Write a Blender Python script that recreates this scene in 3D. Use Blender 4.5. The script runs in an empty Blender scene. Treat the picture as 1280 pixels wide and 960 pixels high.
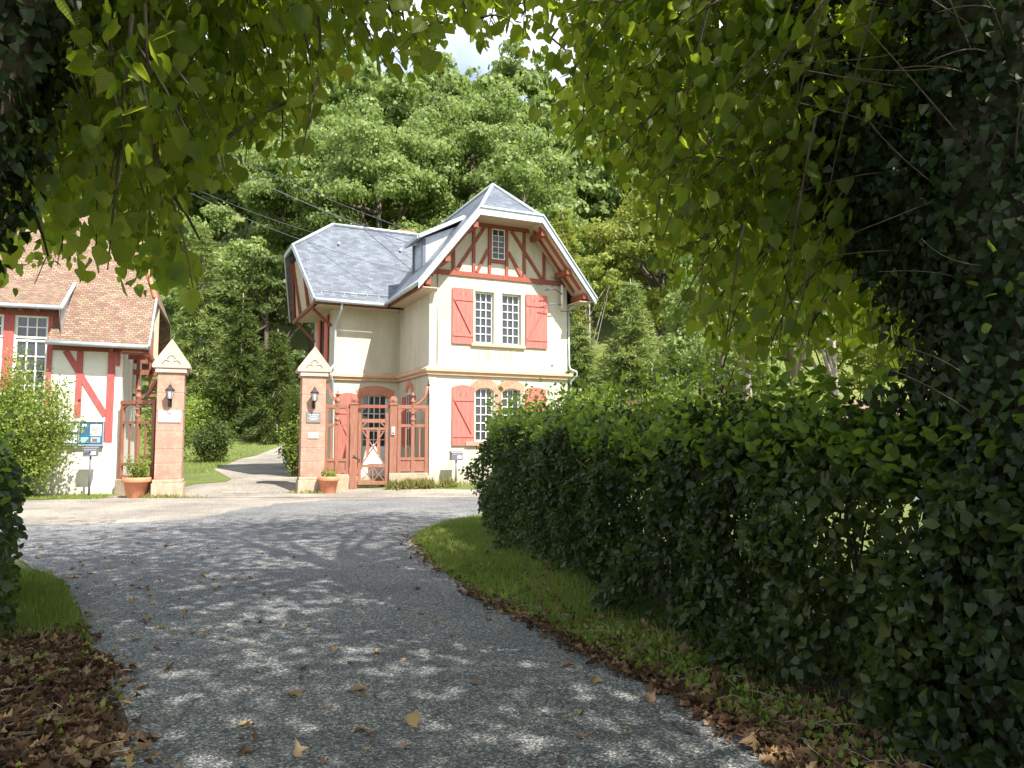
import bpy, math, random
import numpy as np
from mathutils import Vector, Matrix
R = math.radians
rng = np.random.default_rng(7)
random.seed(7)
SC = bpy.context.scene
COL = SC.collection

# ------------------------------------------------------------------ camera, sky, sun, exposure
cam = bpy.data.objects.new('camera', bpy.data.cameras.new('camera'))
COL.objects.link(cam)
cam.location = (0, 0, 1.6)
cam.rotation_euler = (R(94.5), 0, 0)
cam.data.sensor_width = 36
cam.data.lens = 940 / 1280 * 36
cam.data.clip_start = .05
cam.data.clip_end = 1500
SC.camera = cam
SUN = Vector((.669 * .609, -.743 * .609, .793)).normalized()
w = bpy.data.worlds.new('World'); SC.world = w; w.use_nodes = True
nt = w.node_tree; nt.nodes.clear()
sky = nt.nodes.new('ShaderNodeTexSky'); sky.sky_type = 'NISHITA'; sky.sun_disc = False
sky.sun_elevation = R(52.5); sky.sun_rotation = R(138)
tc = nt.nodes.new('ShaderNodeTexCoord'); nz = nt.nodes.new('ShaderNodeTexNoise')
nz.inputs['Scale'].default_value = 2.6; nz.inputs['Detail'].default_value = 7
rp = nt.nodes.new('ShaderNodeValToRGB'); rp.color_ramp.elements[0].position = .42; rp.color_ramp.elements[1].position = .62
mx = nt.nodes.new('ShaderNodeMix'); mx.data_type = 'RGBA'
bg = nt.nodes.new('ShaderNodeBackground'); bg.inputs[1].default_value = .105
wo = nt.nodes.new('ShaderNodeOutputWorld')
nt.links.new(tc.outputs['Generated'], nz.inputs['Vector']); nt.links.new(nz.outputs[0], rp.inputs[0])
nt.links.new(rp.outputs[0], mx.inputs[0]); nt.links.new(sky.outputs[0], mx.inputs[6])
mx.inputs[7].default_value = (8.5, 8.8, 9.4, 1)
nt.links.new(mx.outputs[2], bg.inputs[0]); nt.links.new(bg.outputs[0], wo.inputs[0])
sl = bpy.data.lights.new('sun', 'SUN'); sl.energy = 5.0; sl.angle = R(.53); sl.color = (1, .95, .86)
so = bpy.data.objects.new('sun', sl); COL.objects.link(so)
so.rotation_euler = SUN.to_track_quat('Z', 'Y').to_euler()
SC.view_settings.view_transform = 'Standard'; SC.view_settings.look = 'None'
SC.view_settings.gamma = 1; SC.view_settings.exposure = 1.2
SC.render.engine = 'CYCLES'
SC.cycles.max_bounces = 8; SC.cycles.transmission_bounces = 6; SC.cycles.diffuse_bounces = 4

# ------------------------------------------------------------------ helpers
FP, PITCH, EYE = 940., R(4.5), 1.6
def at(px, py, Y):
    a = (px - 640) / FP; b = (480 - py) / FP
    dy = math.cos(PITCH) - b * math.sin(PITCH); dz = math.sin(PITCH) + b * math.cos(PITCH)
    return np.array((a / dy * Y, Y, EYE + dz / dy * Y))
def proj(P):
    z = P[:, 2] - EYE; d = P[:, 1] * math.cos(PITCH) + z * math.sin(PITCH); u = -P[:, 1] * math.sin(PITCH) + z * math.cos(PITCH)
    dd = np.where(d < .05, .05, d)
    return 640 + FP * P[:, 0] / dd, 480 - FP * u / dd, d
HY = np.array([-60, 22.3, 24.0, 25.1, 28, 40, 60, 130, 210.]); HZ = np.array([0, 0, .03, .22, .26, .92, 3.4, 44, 70.])
def ground(x, y): return np.interp(y, HY, HZ)

def tag(o, label=None, cat=None, group=None, kind=None):
    if label: o['label'] = label
    if cat: o['category'] = cat
    if group: o['group'] = group
    if kind: o['kind'] = kind
    return o
def empty(name, loc, rz=0):
    o = bpy.data.objects.new(name, None); COL.objects.link(o)
    o.location = loc; o.rotation_euler = (0, 0, rz); o.empty_display_size = .3
    return o
def copy_tree(o, parent=None):
    c = o.copy(); COL.objects.link(c); c.parent = parent
    for ch in list(o.children): copy_tree(ch, c)
    return c

class MB:
    def __init__(s): s.v = []; s.f = []; s.sm = []
    def add(s, vs, fs, smooth=False):
        n = len(s.v); s.v += [tuple(map(float, p)) for p in vs]
        for f in fs: s.f.append(tuple(n + i for i in f)); s.sm.append(smooth)
        return s
    def box(s, x0, x1, y0, y1, z0, z1):
        x0, x1 = min(x0, x1), max(x0, x1); y0, y1 = min(y0, y1), max(y0, y1); z0, z1 = min(z0, z1), max(z0, z1)
        v = [(x0,y0,z0),(x1,y0,z0),(x1,y1,z0),(x0,y1,z0),(x0,y0,z1),(x1,y0,z1),(x1,y1,z1),(x0,y1,z1)]
        return s.add(v, [(0,3,2,1),(4,5,6,7),(0,1,5,4),(1,2,6,5),(2,3,7,6),(3,0,4,7)])
    def beam(s, a, b, wd, th, up=(0, 0, 1)):
        a = Vector(a); b = Vector(b); d = (b - a).normalized(); up = Vector(up)
        if abs(d.dot(up)) > .98: up = Vector((0, 1, 0))
        x = d.cross(up).normalized() * wd / 2; y = x.cross(d).normalized() * th / 2
        v = [a - x - y, a + x - y, a + x + y, a - x + y, b - x - y, b + x - y, b + x + y, b - x + y]
        return s.add(v, [(0,3,2,1),(4,5,6,7),(0,1,5,4),(1,2,6,5),(2,3,7,6),(3,0,4,7)])
    def slab(s, pts, th, n=None):
        p = [Vector(q) for q in pts]
        if n is None:
            n = (p[1] - p[0]).cross(p[2] - p[0]).normalized()
            if n.z < 0: n = -n; p = p[::-1]
        else:
            n = Vector(n).normalized()
            if (p[1] - p[0]).cross(p[2] - p[0]).dot(n) < 0: p = p[::-1]
        k = len(p); q = [a - n * th for a in p]
        return s.add(p + q, [tuple(range(k)), tuple(range(2 * k - 1, k - 1, -1))] + [(i, k + i, k + (i + 1) % k, (i + 1) % k) for i in range(k)])
    def tube(s, path, r, n=8, cap=True):
        P = [Vector(p) for p in path]; k = len(P)
        if not hasattr(r, '__len__'): r = [r] * k
        t0 = (P[1] - P[0]).normalized(); ref = Vector((0, 0, 1)) if abs(t0.z) < .9 else Vector((1, 0, 0))
        x = t0.cross(ref).normalized(); vs = []
        for i in range(k):
            t = (P[min(i + 1, k - 1)] - P[max(i - 1, 0)]).normalized()
            x = (x - t * x.dot(t)).normalized(); y = t.cross(x)
            for j in range(n):
                a = 2 * math.pi * j / n; vs.append(P[i] + (x * math.cos(a) + y * math.sin(a)) * r[i])
        fs = [(i*n+j, i*n+(j+1)%n, (i+1)*n+(j+1)%n, (i+1)*n+j) for i in range(k-1) for j in range(n)]
        if cap: fs += [tuple(range(n-1, -1, -1)), tuple((k-1)*n + j for j in range(n))]
        return s.add(vs, fs, True)
    def lathe(s, c, prof, n=24):
        vs = []; k = len(prof)
        for r, z in prof:
            for j in range(n):
                a = 2 * math.pi * j / n; vs.append((c[0] + r * math.cos(a), c[1] + r * math.sin(a), c[2] + z))
        fs = [(i*n+j, i*n+(j+1)%n, (i+1)*n+(j+1)%n, (i+1)*n+j) for i in range(k-1) for j in range(n)]
        fs += [tuple(range(n-1, -1, -1)), tuple((k-1)*n + j for j in range(n))]
        return s.add(vs, fs, n > 8)
    def build(s, name, mat, parent=None, bevel=0):
        me = bpy.data.meshes.new(name); me.from_pydata(s.v, [], s.f); me.update()
        me.polygons.foreach_set('use_smooth', s.sm)
        uv = me.uv_layers.new(name='UVMap'); co = me.vertices
        for p in me.polygons:
            n = p.normal
            if abs(n.z) > .995: u = Vector((1, 0, 0)); v = Vector((0, 1, 0))
            else: u = Vector((0, 0, 1)).cross(n).normalized(); v = n.cross(u)
            for li in p.loop_indices:
                q = co[me.loops[li].vertex_index].co; uv.data[li].uv = (q.dot(u), q.dot(v))
        me.materials.append(mat)
        o = bpy.data.objects.new(name, me); COL.objects.link(o); o.parent = parent
        if bevel:
            m = o.modifiers.new('bevel', 'BEVEL'); m.width = bevel; m.segments = 2; m.limit_method = 'ANGLE'
        return o

def arc(cx, cz, r, a0, a1, n, y=0): return [(cx + r * math.cos(R(a0 + (a1 - a0) * i / n)), y, cz + r * math.sin(R(a0 + (a1 - a0) * i / n))) for i in range(n + 1)]

# leaf clouds --------------------------------------------------------------------------------
HEART = (np.array([(0,0,0),(.28,-.09,.05),(.50,.13,.1),(.47,.48,.08),(.24,.80,.03),(0,1.04,-.06),(-.24,.80,.03),(-.47,.48,.08),(-.50,.13,.1),(-.28,-.09,.05)]), [(0,1,2,3,4,5),(0,5,6,7,8,9)])
OVAL = (np.array([(0,0,0),(.27,.25,.06),(.30,.6,.06),(0,1,0),(-.30,.6,.06),(-.27,.25,.06)]), [(0,1,2,3),(0,3,4,5)])
IVY = (np.array([(0,0,0),(.42,.02,.05),(.36,.45,.03),(0,1,-.03),(-.36,.45,.03),(-.42,.02,.05)]), [(0,1,2,3),(0,3,4,5)])
DIA = (np.array([(0,0,0),(.42,.45,0),(0,1,0),(-.42,.5,0)]), [(0,1,2,3)])
NEEDLE = (np.array([(-.05,0,0),(.05,0,0),(.09,.5,0),(0,1,0),(-.09,.5,0)]), [(0,1,2,3,4)])
BLADE = (np.array([(-.06,0,0),(.06,0,0),(0,1,.15)]), [(0,1,2)])
CURL = (np.array([(0,-.05,0),(.30,.0,.12),(.26,.2,.05),(.5,.42,.30),(.27,.52,.08),(.24,.82,.16),(0,1.1,-.15),(-.2,.78,.12),(-.3,.55,.1),(-.52,.4,.33),(-.24,.18,.06),(-.33,.02,.1),(0,.5,-.04)]), [(0,1,2,12),(2,3,4,12),(4,5,6,12),(6,7,8,12),(8,9,10,12),(10,11,0,12)])
def unit(a): return a / np.maximum(np.linalg.norm(a, axis=1, keepdims=True), 1e-9)
class Cloud:
    def __init__(s, T): s.T = T; s.P = []; s.A = []; s.N = []; s.S = []
    def add(s, P, A, N, S):
        P = np.asarray(P, float)
        if len(P) == 0: return s
        s.P.append(P); s.A.append(np.broadcast_to(A, P.shape)); s.N.append(np.broadcast_to(N, P.shape)); s.S.append(np.broadcast_to(S, (len(P),))); return s
    def arrays(s): return np.concatenate(s.P), unit(np.concatenate(s.A)), np.concatenate(s.N), np.concatenate(s.S)
    def build(s, name, mat, parent=None, keep=None, jit=0):
        P, A, N, S = s.arrays()
        if keep is not None:
            k = keep(P); P, A, N, S = P[k], A[k], N[k], S[k]
        X = unit(np.cross(A, N) + 1e-6); Z = np.cross(X, A); T, F = s.T
        nv = len(T); n = len(P)
        V = P[:, None, :] + S[:, None, None] * (T[None, :, 0:1] * X[:, None, :] + T[None, :, 1:2] * A[:, None, :] + T[None, :, 2:3] * Z[:, None, :])
        if jit: V = V + S[:, None, None] * rng.normal(size=V.shape) * jit
        base = (np.arange(n) * nv)[:, None]
        fl = np.concatenate([np.array(f) for f in F])
        loops = (base + fl[None, :]).astype(np.int32).ravel()
        ln = np.array([len(f) for f in F], dtype=np.int32); tot = np.tile(ln, n)
        st = np.concatenate([[0], np.cumsum(tot)[:-1]]).astype(np.int32)
        me = bpy.data.meshes.new(name)
        me.vertices.add(n * nv); me.vertices.foreach_set('co', V.astype(np.float32).ravel())
        me.loops.add(len(loops)); me.loops.foreach_set('vertex_index', loops)
        me.polygons.add(len(tot)); me.polygons.foreach_set('loop_start', st); me.polygons.foreach_set('loop_total', tot)
        me.update(calc_edges=True)
        uvl = me.uv_layers.new(name='UVMap'); uvl.data.foreach_set('uv', np.tile(T[fl][:, :2], (n, 1)).astype(np.float32).ravel())
        at_ = me.attributes.new('rnd', 'FLOAT', 'FACE'); at_.data.foreach_set('value', np.repeat(rng.random(n), len(F)).astype(np.float32))
        me.materials.append(mat)
        o = bpy.data.objects.new(name, me); COL.objects.link(o); o.parent = parent
        return o
def rdir(n, seed=None):
    g = seed or rng
    return unit(g.normal(size=(n, 3)))

# ------------------------------------------------------------------ materials
def mat(name):
    m = bpy.data.materials.new(name); m.use_nodes = True; n = m.node_tree; n.nodes.clear()
    o = n.nodes.new('ShaderNodeOutputMaterial'); b = n.nodes.new('ShaderNodeBsdfPrincipled'); n.links.new(b.outputs[0], o.inputs[0])
    return m, n, b, o
def noise(n, scale, detail=5, coord='Object', rough=.55):
    c = n.nodes.new('ShaderNodeTexCoord'); t = n.nodes.new('ShaderNodeTexNoise')
    t.inputs['Scale'].default_value = scale; t.inputs['Detail'].default_value = detail; t.inputs['Roughness'].default_value = rough
    n.links.new(c.outputs[coord], t.inputs['Vector']); return t
def ramp(n, src, stops):
    r = n.nodes.new('ShaderNodeValToRGB'); e = r.color_ramp.elements
    while len(e) < len(stops): e.new(.5)
    for i, (p, c) in enumerate(stops): e[i].position = p; e[i].color = (*c, 1)
    n.links.new(src, r.inputs[0]); return r
def mixc(n, f, a, b, mode='MIX'):
    m = n.nodes.new('ShaderNodeMix'); m.data_type = 'RGBA'; m.blend_type = mode
    for s, i in ((f, 0), (a, 6), (b, 7)):
        if isinstance(s, (int, float)): m.inputs[i].default_value = s
        elif isinstance(s, tuple): m.inputs[i].default_value = (*s, 1)
        else: n.links.new(s, m.inputs[i])
    return m.outputs[2]
def bump(n, b, h, st=.3, dist=.02):
    u = n.nodes.new('ShaderNodeBump'); u.inputs['Strength'].default_value = st; u.inputs['Distance'].default_value = dist
    n.links.new(h, u.inputs['Height']); n.links.new(u.outputs[0], b.inputs['Normal'])
def noisy(name, c1, c2, scale=3, rough=.85, bs=.2, bscale=60, c3=None, metal=0):
    m, n, b, o = mat(name)
    t = noise(n, scale, 8, rough=.65); st = [(.32, c1), (.68, c2)]
    r = ramp(n, t.outputs[0], st); colr = r.outputs[0]
    if c3:
        t3 = noise(n, scale * 4.3, 6, rough=.7); r3 = ramp(n, t3.outputs[0], [(.55, (0,0,0)), (.72, (1,1,1))])
        colr = mixc(n, r3.outputs[0], colr, c3)
    n.links.new(colr, b.inputs['Base Color']); b.inputs['Roughness'].default_value = rough; b.inputs['Metallic'].default_value = metal
    t2 = noise(n, bscale, 4); bump(n, b, t2.outputs[0], bs, .02)
    return m
def plaster(name, c1, c2, stain):
    m, n, b, o = mat(name)
    t = noise(n, .9, 8, rough=.7); r = ramp(n, t.outputs[0], [(.3, c1), (.65, c2)])
    c = n.nodes.new('ShaderNodeTexCoord'); mp = n.nodes.new('ShaderNodeMapping'); mp.inputs['Scale'].default_value = (1.9, 1.9, .4)
    s = n.nodes.new('ShaderNodeTexNoise'); s.inputs['Scale'].default_value = 1.1; s.inputs['Detail'].default_value = 7
    n.links.new(c.outputs['Object'], mp.inputs[0]); n.links.new(mp.outputs[0], s.inputs['Vector'])
    r2 = ramp(n, s.outputs[0], [(.5, (0,0,0)), (.8, (.6,.6,.6))])
    colr = mixc(n, r2.outputs[0], r.outputs[0], stain)
    def mt(op, a_, b_=None, c_=None):
        q = n.nodes.new('ShaderNodeMath'); q.operation = op
        for i_, v_ in enumerate((a_, b_, c_)):
            if v_ is None: continue
            if isinstance(v_, (int, float)): q.inputs[i_].default_value = v_
            else: n.links.new(v_, q.inputs[i_])
        q.use_clamp = op in ('MULTIPLY',); return q.outputs[0]
    sx = n.nodes.new('ShaderNodeSeparateXYZ'); n.links.new(c.outputs['Object'], sx.inputs[0])
    # splash dirt along the foot of the wall, ragged upper edge
    sp = mt('MULTIPLY', mt('SUBTRACT', mt('MULTIPLY_ADD', t.outputs[0], 1.3, -.05), sx.outputs[2]), 1.6); colr = mixc(n, mt('MULTIPLY', sp, .7), colr, tuple(q * .75 for q in stain))
    if name.startswith('cream'):   # rust runs below the upper sill
        mp2 = n.nodes.new('ShaderNodeMapping'); mp2.inputs['Scale'].default_value = (9, 9, .5); s2 = n.nodes.new('ShaderNodeTexNoise'); s2.inputs['Scale'].default_value = 1.; s2.inputs['Detail'].default_value = 5
        n.links.new(c.outputs['Object'], mp2.inputs[0]); n.links.new(mp2.outputs[0], s2.inputs['Vector'])
        rs = ramp(n, s2.outputs[0], [(.48, (0,0,0)), (.66, (1,1,1))])
        mx_ = mt('MULTIPLY', mt('SUBTRACT', .95, mt('ABSOLUTE', mt('SUBTRACT', sx.outputs[0], 2.5))), 4.); mz_ = mt('MULTIPLY', mt('SUBTRACT', .42, mt('ABSOLUTE', mt('SUBTRACT', sx.outputs[2], 4.36))), 3.)
        colr = mixc(n, mt('MULTIPLY', mt('MULTIPLY', mt('MULTIPLY', mx_, mz_), rs.outputs[0]), .75), colr, (.44, .24, .11))
    n.links.new(colr, b.inputs['Base Color']); b.inputs['Roughness'].default_value = .92
    t2 = noise(n, 14, 8, rough=.75); bump(n, b, t2.outputs[0], .35, .03)
    return m
def tiled(name, cols, mortar, bw, rh, msz, rough=.6, var=.9, moss=None, bs=.6):
    m, n, b, o = mat(name)
    c = n.nodes.new('ShaderNodeTexCoord'); mp = n.nodes.new('ShaderNodeMapping')
    wn = noise(n, 3, 2, 'UV'); vm = n.nodes.new('ShaderNodeVectorMath'); vm.operation = 'MULTIPLY_ADD'
    vm.inputs[1].default_value = (.03, .03, 0); n.links.new(wn.outputs['Color'], vm.inputs[0]); n.links.new(c.outputs['UV'], vm.inputs[2])
    bt = n.nodes.new('ShaderNodeTexBrick'); bt.inputs['Scale'].default_value = 1
    bt.inputs['Brick Width'].default_value = bw; bt.inputs['Row Height'].default_value = rh; bt.inputs['Mortar Size'].default_value = msz
    bt.inputs['Mortar Smooth'].default_value = .3; bt.inputs['Bias'].default_value = 0
    bt.inputs['Color1'].default_value = (0,0,0,1); bt.inputs['Color2'].default_value = (1,1,1,1); bt.inputs['Mortar'].default_value = (.5,.5,.5,1)
    n.links.new(vm.outputs[0], bt.inputs['Vector'])
    r = ramp(n, bt.outputs['Color'], [(i / (len(cols) - 1), q) for i, q in enumerate(cols)])
    big = noise(n, 1.3, 6, 'UV', .7); rb = ramp(n, big.outputs[0], [(.3, (.72,.72,.72)), (.7, (1.15,1.15,1.15))])
    col = mixc(n, var, r.outputs[0], rb.outputs[0], 'MULTIPLY')
    if moss:
        ms = noise(n, 2.2, 8, 'UV', .75); rm = ramp(n, ms.outputs[0], [(.5, (0,0,0)), (.68, (.8,.8,.8))]); col = mixc(n, rm.outputs[0], col, moss)
    col = mixc(n, bt.outputs['Fac'], col, mortar)
    n.links.new(col, b.inputs['Base Color']); b.inputs['Roughness'].default_value = rough
    sx = n.nodes.new('ShaderNodeSeparateXYZ'); n.links.new(vm.outputs[0], sx.inputs[0])
    dv = n.nodes.new('ShaderNodeMath'); dv.operation = 'DIVIDE'; dv.inputs[1].default_value = rh; n.links.new(sx.outputs[1], dv.inputs[0])
    fr = n.nodes.new('ShaderNodeMath'); fr.operation = 'FRACT'; n.links.new(dv.outputs[0], fr.inputs[0])
    sb = n.nodes.new('ShaderNodeMath'); sb.operation = 'MULTIPLY_ADD'; sb.inputs[1].default_value = -1; n.links.new(fr.outputs[0], sb.inputs[0]); n.links.new(bt.outputs['Color'], sb.inputs[2])
    bump(n, b, sb.outputs[0], bs, .015)
    return m
def wood(name, c1, c2, c3=None, rough=.7):
    m, n, b, o = mat(name)
    c = n.nodes.new('ShaderNodeTexCoord'); mp = n.nodes.new('ShaderNodeMapping'); mp.inputs['Scale'].default_value = (9, 9, 1.2)
    t = n.nodes.new('ShaderNodeTexNoise'); t.inputs['Scale'].default_value = 2.5; t.inputs['Detail'].default_value = 8; t.inputs['Roughness'].default_value = .7
    n.links.new(c.outputs['Object'], mp.inputs[0]); n.links.new(mp.outputs[0], t.inputs['Vector'])
    st = [(.3, c1), (.6, c2)] + ([(.75, c3)] if c3 else [])
    r = ramp(n, t.outputs[0], st); n.links.new(r.outputs[0], b.inputs['Base Color']); b.inputs['Roughness'].default_value = rough
    bump(n, b, t.outputs[0], .3, .01); return m
def leafm(name, cols, tcols, fac=.4, rough=.45, spec=.4, veins=False):
    m, n, b, o = mat(name)
    a = n.nodes.new('ShaderNodeAttribute'); a.attribute_name = 'rnd'
    g = noise(n, .9, 3); ad = n.nodes.new('ShaderNodeMath'); ad.operation = 'MULTIPLY_ADD'; ad.inputs[1].default_value = .7; 
    n.links.new(a.outputs['Fac'], ad.inputs[0])
    sb = n.nodes.new('ShaderNodeMath'); sb.operation = 'MULTIPLY_ADD'; sb.inputs[1].default_value = .9; sb.inputs[2].default_value = -.3
    n.links.new(g.outputs[0], sb.inputs[0]); n.links.new(sb.outputs[0], ad.inputs[2])
    r = ramp(n, ad.outputs[0], [(i / (len(cols) - 1), q) for i, q in enumerate(cols)])
    n.links.new(r.outputs[0], b.inputs['Base Color']); b.inputs['Roughness'].default_value = rough; b.inputs['Specular IOR Level'].default_value = spec
    t = n.nodes.new('ShaderNodeBsdfTranslucent'); r2 = ramp(n, ad.outputs[0], [(i / (len(tcols) - 1), q) for i, q in enumerate(tcols)])
    n.links.new(r2.outputs[0], t.inputs[0])
    if veins:
        tcn = n.nodes.new('ShaderNodeTexCoord'); sx = n.nodes.new('ShaderNodeSeparateXYZ'); n.links.new(tcn.outputs['UV'], sx.inputs[0])
        def mt(op, a_, b_=None, c_=None):
            q = n.nodes.new('ShaderNodeMath'); q.operation = op
            for i_, v_ in enumerate((a_, b_, c_)):
                if v_ is None: continue
                if isinstance(v_, (int, float)): q.inputs[i_].default_value = v_
                else: n.links.new(v_, q.inputs[i_])
            return q.outputs[0]
        ax = mt('ABSOLUTE', sx.outputs[0]); ph = mt('MULTIPLY_ADD', ax, -.75, sx.outputs[1]); sn = mt('SINE', mt('MULTIPLY', ph, 46.)); side = mt('SMOOTH_MIN', 1., mt('MAXIMUM', 0., mt('MULTIPLY_ADD', sn, 2.2, -1.3)), .1)
        mid = mt('MAXIMUM', 0., mt('MULTIPLY_ADD', ax, -45., 1.)); vv = mt('MAXIMUM', side, mid)
        n.links.new(mixc(n, mt('MULTIPLY', vv, .5), r2.outputs[0], (.10, .14, .015)), t.inputs[0])
        n.links.new(mixc(n, mt('MULTIPLY', vv, .45), r.outputs[0], (.16, .19, .06)), b.inputs['Base Color'])
        bump(n, b, sn, .35, .004)
    ms = n.nodes.new('ShaderNodeMixShader'); ms.inputs[0].default_value = fac
    n.links.new(b.outputs[0], ms.inputs[1]); n.links.new(t.outputs[0], ms.inputs[2]); n.links.new(ms.outputs[0], o.inputs[0])
    return m
def plain(name, c, rough=.5, metal=0): return noisy(name, tuple(x * .88 for x in c), c, 6, rough, .05, 80, metal=metal)

M = {}
M['cream'] = plaster('cream_plaster', (.50,.455,.345), (.585,.54,.425), (.36,.29,.20))
M['white_plaster'] = plaster('white_plaster', (.62,.60,.52), (.72,.70,.62), (.40,.37,.30))
M['slate'] = tiled('slate_tiles', [(.085,.10,.125),(.115,.13,.16),(.155,.175,.205),(.10,.115,.14)], (.06,.07,.09), .22, .11, .004, .42, bs=.5)
M['clay'] = tiled('clay_tiles', [(.20,.105,.072),(.275,.155,.105),(.155,.088,.066),(.32,.215,.15),(.225,.15,.105)], (.09,.06,.045), .15, .09, .012, .85, moss=(.24,.21,.10), bs=.9)
M['zinc'] = noisy('zinc_sheet', (.36,.40,.43), (.52,.56,.58), 4, .42, .1, 20, metal=.55)
M['zinc_light'] = noisy('pale_zinc', (.40,.45,.48), (.52,.57,.60), 4, .45, .1, 20, metal=.35)
M['red'] = wood('red_shutter_paint', (.48,.095,.075), (.60,.15,.12), (.64,.21,.175), .55)
M['redtimber'] = wood('painted_oak_timber', (.20,.048,.03), (.30,.075,.042), (.26,.10,.07))
M['pinktimber'] = wood('faded_red_timber', (.31,.055,.05), (.41,.09,.08), (.42,.17,.14))
M['darktimber'] = wood('brown_eave_timber', (.16,.05,.03), (.27,.08,.045))
M['gatewood'] = wood('weathered_gate_wood', (.20,.075,.045), (.29,.125,.08), (.36,.25,.19))
M['brick'] = tiled('arch_brick', [(.55,.20,.12),(.66,.30,.19),(.5,.17,.1)], (.6,.5,.4), .07, .25, .008, .85)
M['sandstone'] = noisy('pink_sandstone', (.33,.165,.12), (.47,.27,.205), 1.8, .9, .3, 40, c3=(.52,.37,.26))
M['palestone'] = noisy('pale_sandstone', (.43,.32,.26), (.54,.43,.36), 2.5, .9, .4, 30, c3=(.40,.28,.2))
M['stringstone'] = noisy('cornice_sandstone', (.50,.31,.20), (.60,.41,.28), 2.2, .9, .3, 30, c3=(.42,.30,.22))
M['granite'] = noisy('rough_plinth_stone', (.30,.23,.16), (.46,.37,.27), 7, .95, .8, 25, c3=(.22,.20,.12))
M['whitepaint'] = plain('white_paint', (.78,.78,.74), .45)
M['soffit'] = wood('pale_soffit_boards', (.40,.32,.22), (.52,.43,.32))
M['terracotta'] = noisy('terracotta', (.50,.17,.08), (.60,.24,.13), 5, .8, .15, 60, c3=(.62,.34,.24))
M['iron'] = plain('black_iron', (.03,.03,.035), .5, .3)
M['grey'] = plain('grey_metal_paint', (.12,.12,.16), .45)
M['darkblue'] = plain('dark_blue_board', (.03,.11,.22), .5)
M['paper'] = plain('white_paper', (.75,.76,.76), .6)
M['lightblue'] = plain('pale_blue_paper', (.25,.50,.62), .6)
M['plaque_grey'] = plain('grey_plaque', (.20,.20,.20), .4)
M['plaque_white'] = plain('white_plaque', (.74,.72,.70), .35)
m, n, b, o = mat('window_glass'); b.inputs['Base Color'].default_value = (.035,.04,.045,1); b.inputs['Roughness'].default_value = .06; b.inputs['Specular IOR Level'].default_value = .8
tt = noise(n, 2.2, 2); bump(n, b, tt.outputs[0], .12, .02); M['glass'] = m
m, n, b, o = mat('lamp_glass'); b.inputs['Base Color'].default_value = (.7,.72,.72,1); b.inputs['Roughness'].default_value = .2; b.inputs['Transmission Weight'].default_value = .4; M['lampglass'] = m
M['bark'] = noisy('linden_bark', (.06,.045,.032), (.12,.095,.07), 9, .95, .9, 18)
M['palebark'] = noisy('pale_bark', (.22,.19,.15), (.34,.30,.25), 6, .95, .7, 14)
M['linden'] = leafm('linden_leaf', [(.05,.08,.012),(.08,.118,.016),(.118,.158,.022),(.17,.19,.035)], [(.26,.38,.02),(.40,.54,.03),(.56,.68,.05),(.74,.72,.09)], .6, .42, veins=True)
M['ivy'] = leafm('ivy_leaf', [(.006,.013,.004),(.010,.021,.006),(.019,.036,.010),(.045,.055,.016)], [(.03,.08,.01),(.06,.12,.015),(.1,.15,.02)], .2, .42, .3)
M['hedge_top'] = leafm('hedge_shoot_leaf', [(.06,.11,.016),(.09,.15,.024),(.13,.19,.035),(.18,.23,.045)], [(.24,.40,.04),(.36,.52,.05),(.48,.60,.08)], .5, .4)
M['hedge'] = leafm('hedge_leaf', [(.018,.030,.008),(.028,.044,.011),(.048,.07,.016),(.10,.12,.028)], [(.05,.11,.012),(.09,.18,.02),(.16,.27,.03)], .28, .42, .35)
M['shrub'] = leafm('shrub_leaf', [(.10,.15,.025),(.15,.21,.035),(.21,.27,.05),(.28,.32,.08)], [(.22,.34,.04),(.34,.46,.06),(.45,.52,.09)], .42, .45)
M['forest'] = leafm('woodland_leaf', [(.085,.13,.035),(.15,.21,.06),(.22,.28,.09),(.29,.335,.12)], [(.18,.29,.05),(.29,.41,.07),(.41,.50,.11)], .4, .5, .25)
M['forest_dark'] = leafm('dark_leaf', [(.045,.07,.018),(.075,.105,.028),(.12,.155,.045)], [(.1,.16,.02),(.15,.21,.03),(.2,.26,.05)], .3, .5, .2)
M['forest_yellow'] = leafm('yellow_green_leaf', [(.11,.15,.03),(.17,.21,.04),(.23,.26,.05),(.30,.29,.07)], [(.24,.32,.04),(.36,.42,.06),(.48,.47,.09)], .42, .5, .25)
M['pine'] = leafm('pine_needles', [(.15,.20,.065),(.22,.28,.09),(.31,.36,.13)], [(.2,.29,.06),(.28,.36,.09),(.36,.42,.12)], .35, .5, .25)
M['grass'] = leafm('grass_blade', [(.11,.17,.025),(.17,.24,.035),(.24,.30,.06),(.33,.33,.11)], [(.12,.22,.02),(.2,.3,.04),(.3,.36,.07)], .35, .5)
M['drygrass'] = leafm('yellowing_weeds', [(.14,.17,.04),(.24,.24,.07),(.34,.30,.12)], [(.2,.24,.05),(.3,.3,.08),(.4,.35,.1)], .35, .6)
M['litter'] = leafm('dead_leaf', [(.028,.018,.012),(.06,.033,.02),(.11,.06,.035),(.18,.11,.065),(.30,.20,.12),(.42,.25,.06)], [(.12,.05,.02),(.25,.12,.05),(.4,.22,.08)], .15, .7, .2)
M['fallen'] = leafm('pale_fallen_leaf', [(.10,.06,.04),(.20,.13,.09),(.32,.22,.14),(.42,.30,.16),(.50,.30,.06)], [(.2,.1,.05),(.35,.2,.08)], .15, .7, .2)

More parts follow.
